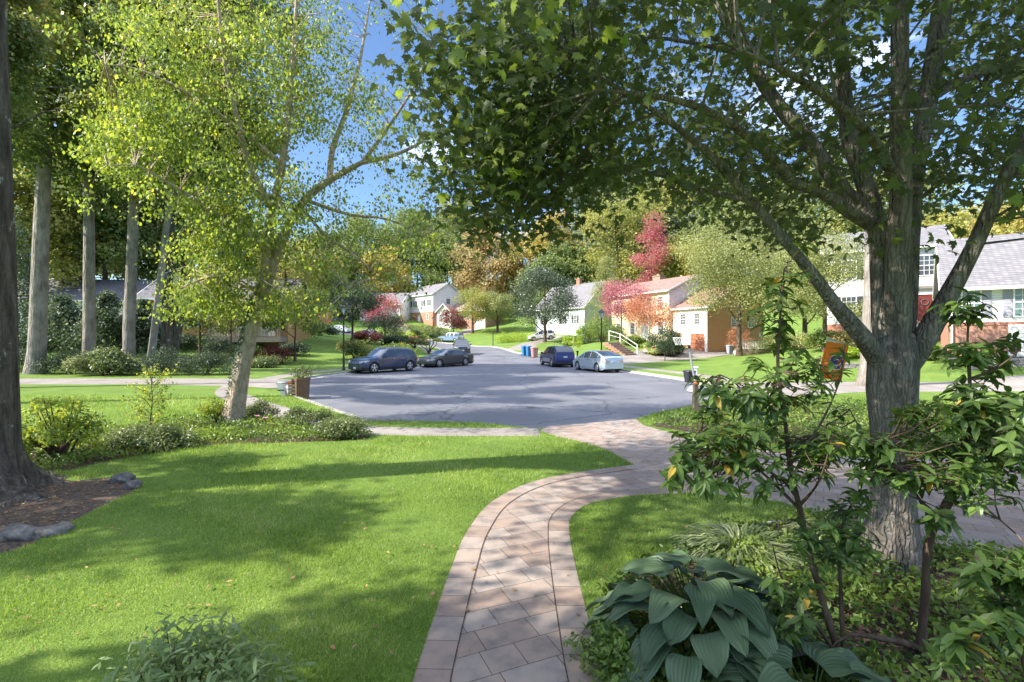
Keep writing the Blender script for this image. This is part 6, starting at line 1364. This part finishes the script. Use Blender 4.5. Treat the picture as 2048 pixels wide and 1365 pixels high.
x, y = (1471-CX)/F*53.5, 53.5; t = thing('plant_pot', 'small white pot beside the grey bin', 'pot', (x, y, hz(x, y))); mb = MB(); mb.lathe([(.13,0),(.19,.36),(.22,.37),(.22,.42),(.17,.42),(.16,.36)], (0,0,0), 12); mb.build('pot', M_TRIM, t, smooth=True)
# two brown cans with garden waste and a crate at the left kerb
def cans():
    x, y = G(603, 793); rg = random.Random(3)
    for i, (dx, dy, h, lab) in enumerate(((0, 0, .84, 'brown square trash can stuffed with cuttings at the left kerb'), (-.30, .42, .78, 'second brown trash can behind the one with cuttings'))):
        t = thing('trash_can', lab, 'bin', (x+dx+.04, y+dy, -.105), .25+.1*i, 'brown trash cans at the left kerb'); mb = MB(); w = .54; mb.tbox(0, 0, 0, h, w*.84, w*.84, w, w, .2)
        for k in (-.16, 0, .16): mb.box(k-.02, k+.02, -w*.46-.02, -w*.40, .08, h-.12)
        mb.tbox(0, 0, h-.10, h-.03, w*1.06, w*1.06, w*1.06, w*1.06, .2); mb.build('body', M_BRBIN, t)
    t = thing('cut_branches', 'bunch of leafy cuttings sticking out of the brown trash can', 'cuttings', (x+.04, y, .72)); mb = MB(); tips = []
    for k in range(26):
        a = rg.uniform(0, 2*pi); q = rg.uniform(.1, .38); e = (q*cos(a)*1.2, q*sin(a), rg.uniform(.12, .48)); mb.tube([(q*cos(a)*.3, q*sin(a)*.3, -.05), (e[0]*.6, e[1]*.6, e[2]*.6), e], [.008, .006, .003], 4); tips += [e, tuple(.75*v for v in e)]
    mb.build('stems', BK['brown'], t); r = np.random.default_rng(5); T = np.array(tips); idx = r.integers(0, len(T), 520); V, k = leaves(T[idx]+r.normal(size=(520, 3))*.04, rnd_unit(r, 520), rnd_unit(r, 520)+np.array([0, -.2, .5]), .07*(.6+.7*r.random(520)), 'oval'); np_mesh('leaves', V, k, r.random(520), LM['azalea'], t)
    x2, y2 = G(577, 792); t = thing('crate', 'slatted grey crate holding white bundles left of the trash cans', 'crate', (x2+.05, y2, -.1), .1); mb = MB()
    for k in range(4): mb.box(-.0, .40, -.2, -.18, .05+k*.14, .15+k*.14); mb.box(-.0, .40, .18, .2, .05+k*.14, .15+k*.14); mb.box(.38, .40, -.178, .178, .05+k*.14, .15+k*.14)
    for a, b in ((0.01, -.175), (.37, -.175), (.01, .15), (.37, .15)): mb.box(a, a+.025, b, b+.025, 0, .6)
    mb.build('slats', M_WOOD, t); t2 = thing('bundle', 'white paper bundle tipped against the grey crate', 'bundle', (x2-.16, y2-.02, -.08), .1); mb = MB(); 
    mb.add([(-.28,-.15,.62),(-.05,-.15,.62),(.12,-.15,.0),(.0,-.15,.0),(-.28,.15,.62),(-.05,.15,.62),(.12,.15,.0),(.0,.15,.0)], [(0,3,2,1),(4,5,6,7),(0,1,5,4),(1,2,6,5),(2,3,7,6),(3,0,4,7)]); mb.build('paper', M_TRIM, t2); mb = MB(); mb.box(-.2,.05,-.17,-.152,.3,.34); mb.build('band', M_BLACK, t2)
    t3 = thing('tool_handle', 'pale handle with an orange grip lying across the grey crate', 'tool', (x2+.2, y2, .51), .1); mb = MB(); mb.tube([(-.42,-.1,.0),(.45,-.1,.05)], .018, 6); mb.build('handle', M_WOOD, t3); mb = MB(); mb.lathe([(.03,-.1),(.055,-.07),(.055,.07),(.03,.1)], (-.1,-.1,.02), 10, 'x'); mb.build('grip', plain('orange_grip', (.62,.2,.03), .6), t3)
cans()
# ================================================================== basketball hoop with weighted base
M_POLE = plain('grey_pole', (.32,.33,.35), .45, .3); M_POLEB = plain('black_pole', (.04,.04,.045), .45)
def hoop():
    Y = 22.3; X = lambda px: (px-CX)/F*Y; t = thing('basketball_hoop', 'portable basketball hoop with a leaning grey pole at the right road edge', 'basketball hoop', (X(1398), Y, -.1)); o = Vector((X(1398), Y, -.1))
    q = lambda px, py, d=0: tuple(Vector(P3(px, py, Y+d))-o)
    mb = MB(); mb.tbox(0, 0, .02, .26, .95, .75, .80, .6, .2); mb.build('base', M_BING, t)
    mb = MB(); mb.tube([q(1393, 778), q(1385, 736), q(1379, 700)], .05, 10); mb.build('pole', M_POLE, t)
    mb = MB(); mb.tube([q(1378.6, 697), q(1375, 680), q(1374, 662)], [.062, .08, .06], 10); mb.build('pole_sleeve', M_POLEB, t)
    mb = MB(); mb.box(q(1371, 0)[0], q(1374, 0)[0], -.46, .46, q(0, 690)[2], q(0, 655)[2]); mb.build('backboard', plain('board_white', (.75,.76,.78), .3), t)
    mb = MB(); cx, cz = q(1356.5, 0)[0], q(0, 676)[2]
    for k in range(20):
        a, b = 2*pi*k/20, 2*pi*(k+1)/20; mb.tube([(cx+.23*cos(a), .23*sin(a), cz), (cx+.23*cos(b), .23*sin(b), cz)], .010, 5, cap=False)
    mb.tube([(cx+.23, 0, cz), (q(1371, 0)[0], 0, cz)], .015, 6); rim = mb.build('rim', M_TRIM, t); mb = MB()
    for lv, (r0, r1, z0, z1) in enumerate([(.23, .19, 0, -.11), (.19, .14, -.11, -.22), (.14, .11, -.22, -.33)]):
        for k in range(10):
            for s in (-.5, .5):
                a, b = 2*pi*(k+.5*(lv % 2))/10, 2*pi*(k+.5*(lv % 2)+s)/10; mb.tube([(cx+r0*cos(a), r0*sin(a), cz+z0), (cx+r1*cos(b), r1*sin(b), cz+z1)], .009, 4, cap=False)
    mb.build('net', M_TRIM, rim)
    M_SAND = noise_mat('sandbag_cloth', [(.42,.38,.28), (.58,.54,.42)], 12, .95, .4)
    for i, (px, py, lab) in enumerate([(1402, 771, 'left tan sandbag on the hoop base'), (1412, 770, 'right tan sandbag on the hoop base')]):
        r = thing('sandbag', lab, 'sandbag', (X(px), Y+.02, .165), .3*i, 'sandbags on the hoop base'); bm = bmesh.new(); bmesh.ops.create_icosphere(bm, subdivisions=3, radius=1)
        for v in bm.verts:
            k = 1+.08*sin(v.co.z*7+i)+.06*sin(v.co.x*6); v.co = Vector((v.co.x*.12*k, v.co.y*.2*k, (v.co.z*.15*(1-.25*v.co.z**2))*k+.13))
        me = bpy.data.meshes.new('sack'); bm.to_mesh(me); bm.free(); me.polygons.foreach_set('use_smooth', [True]*len(me.polygons)); me.materials.append(M_SAND); ob = bpy.data.objects.new('sack', me); COL.objects.link(ob); ob.parent = r
        mb = MB(); mb.tube([(0,0,.24),(.01,0,.30),(.04,0,.34)], [.03,.02,.045], 8); mb.build('tied_neck', M_SAND, r)
hoop()
x, y = G(1389, 758); t = thing('meter_post', 'small white box post beside the black square bin', 'post', (x, y, 0)); mb = MB(); mb.box(-.03,.03,-.03,.03,0,.25); mb.tbox(0,0,.25,.62,.26,.2,.26,.2,.15); mb.tbox(.03,0,.62,.68,.34,.26,.3,.22,.15); mb.build('box', M_TRIM, t)
# split rail fence in the bed
def fence():
    x, y = G(1391, 832); t = thing('split_rail_fence', 'weathered wooden post with a sloping rail in the bed before the road', 'fence', (x, y, 0)); mb = MB(); mb.tbox(0, 0, 0, .90, .17, .15, .15, .14, .12); mb.build('post', M_WOOD, t)
    mb = MB(); e = Vector(P3(1545, 858, y-.9))-Vector((x, y, 0)); mb.tube([(.06, 0, .34), tuple(Vector((.06, 0, .34)).lerp(e, .5)+Vector((0, 0, -.01))), tuple(e)], [.05, .045, .04], 7); mb.tube([tuple(e), tuple(e+Vector((2.4, -.6, .02)))], .045, 7); mb.build('rail', M_WOOD, t)
    mb = MB(); ex = e+Vector((.03, 0, -.1)); mb.tbox(ex.x, ex.y, 0, .62, .15, .14, .14, .13, .12); mb.tbox(ex.x+2.45, ex.y-.6, 0, .62, .15, .14, .14, .13, .12); mb.build('post', M_WOOD, t)
    b = thing('clay_ball', 'round terracotta ball resting on the wooden fence post', 'ornament', (x+.02, y, .90)); bm = bmesh.new(); bmesh.ops.create_uvsphere(bm, u_segments=18, v_segments=12, radius=.095)
    for v in bm.verts: v.co.z = v.co.z*.88+.08
    me = bpy.data.meshes.new('ball'); bm.to_mesh(me); bm.free(); me.polygons.foreach_set('use_smooth', [True]*len(me.polygons)); me.materials.append(noise_mat('terracotta', [(.42,.16,.08), (.55,.24,.13)], 9, .8, .2)); ob = bpy.data.objects.new('ball', me); COL.objects.link(ob); ob.parent = b
fence()
# ================================================================== orange flag on the maple
def flag():
    Y = 5.25; o = Vector(P3(1722, 696, Y)); t = thing('flag', 'orange flag with a navy round emblem hanging from a pole on the maple trunk', 'flag', tuple(o)); q = lambda px, py, d=0: Vector(P3(px, py, Y+d))-o
    mb = MB(); mb.tube([tuple(q(1724, 698, .02)), tuple(q(1655, 676, -.12))], .008, 8); mb.build('pole', plain('pale_wood_pole', (.6,.5,.34), .5), t)
    m, nt_, b = mat_new('flag_cloth'); b.inputs['Base Color'].default_value = (.85,.22,.03,1); b.inputs['Roughness'].default_value = .75
    tr = nt_.nodes.new('ShaderNodeBsdfTranslucent'); tr.inputs['Color'].default_value = (.95,.28,.03,1); mx = nt_.nodes.new('ShaderNodeMixShader'); mx.inputs[0].default_value = .6; nt_.links.new(b.outputs[0], mx.inputs[1]); nt_.links.new(tr.outputs[0], mx.inputs[2]); nt_.links.new(mx.outputs[0], nt_.nodes['Material Output'].inputs['Surface'])
    nu, nv = 56, 44
    def pt(u, v, off=0):   # u along the pole, v downwards (0..1)
        top = q(1654, 683, -.12).lerp(q(1698, 691, -.02), u); bot = q(1636, 756, -.10).lerp(q(1682, 762, -.04), u)
        p = top.lerp(bot, v); f = .018*sin(u*14+v*2.5)+.012*sin(u*23+1.3-v*3); p = p+Vector((0, f*(.3+v)-off, 0)); return p
    mb = MB(); mb.add([pt(u/(nu-1), v/(nv-1)) for v in range(nv) for u in range(nu)], [(v*nu+u, v*nu+u+1, (v+1)*nu+u+1, (v+1)*nu+u) for v in range(nv-1) for u in range(nu-1)]); cl = mb.build('cloth', m, t, smooth=True, ang=180, recalc=False)
    NV = plain('navy_print', (.05,.04,.17), .7); WH = plain('white_print', (.8,.75,.7), .7); OR = plain('orange_print', (.85,.25,.04), .7)
    def disc(r0, r1, off, mt, nm, a0=0, a1=2*pi):
        d = MB(); n = 34; vs = []
        for k in range(n+1):
            a = a0+(a1-a0)*k/n
            for r in (r0, r1): vs.append(pt(.60+r*cos(a)*1.25, .52+r*sin(a)*.70, off))
        d.add(vs, [(2*k, 2*k+2, 2*k+3, 2*k+1) for k in range(n)]); return d.build(nm, mt, cl, recalc=False)
    disc(.0, .27, .008, NV, 'emblem_disc'); disc(.27, .295, .009, WH, 'emblem_ring')
    for a in (.35, 1.35, 2.6, 4.4): disc(.13, .26, .011, WH, 'emblem_seam', a, a+.045)
    disc(.10, .125, .011, WH, 'emblem_seam', 0, 5.2)
    mb = MB(); mb.tube([tuple(pt(0, .0, .0)+Vector((0,0,.012))), tuple(pt(1, 0, 0)+Vector((0,0,.012)))], .008, 6); mb.build('hem', M_TRIM, cl)
flag()
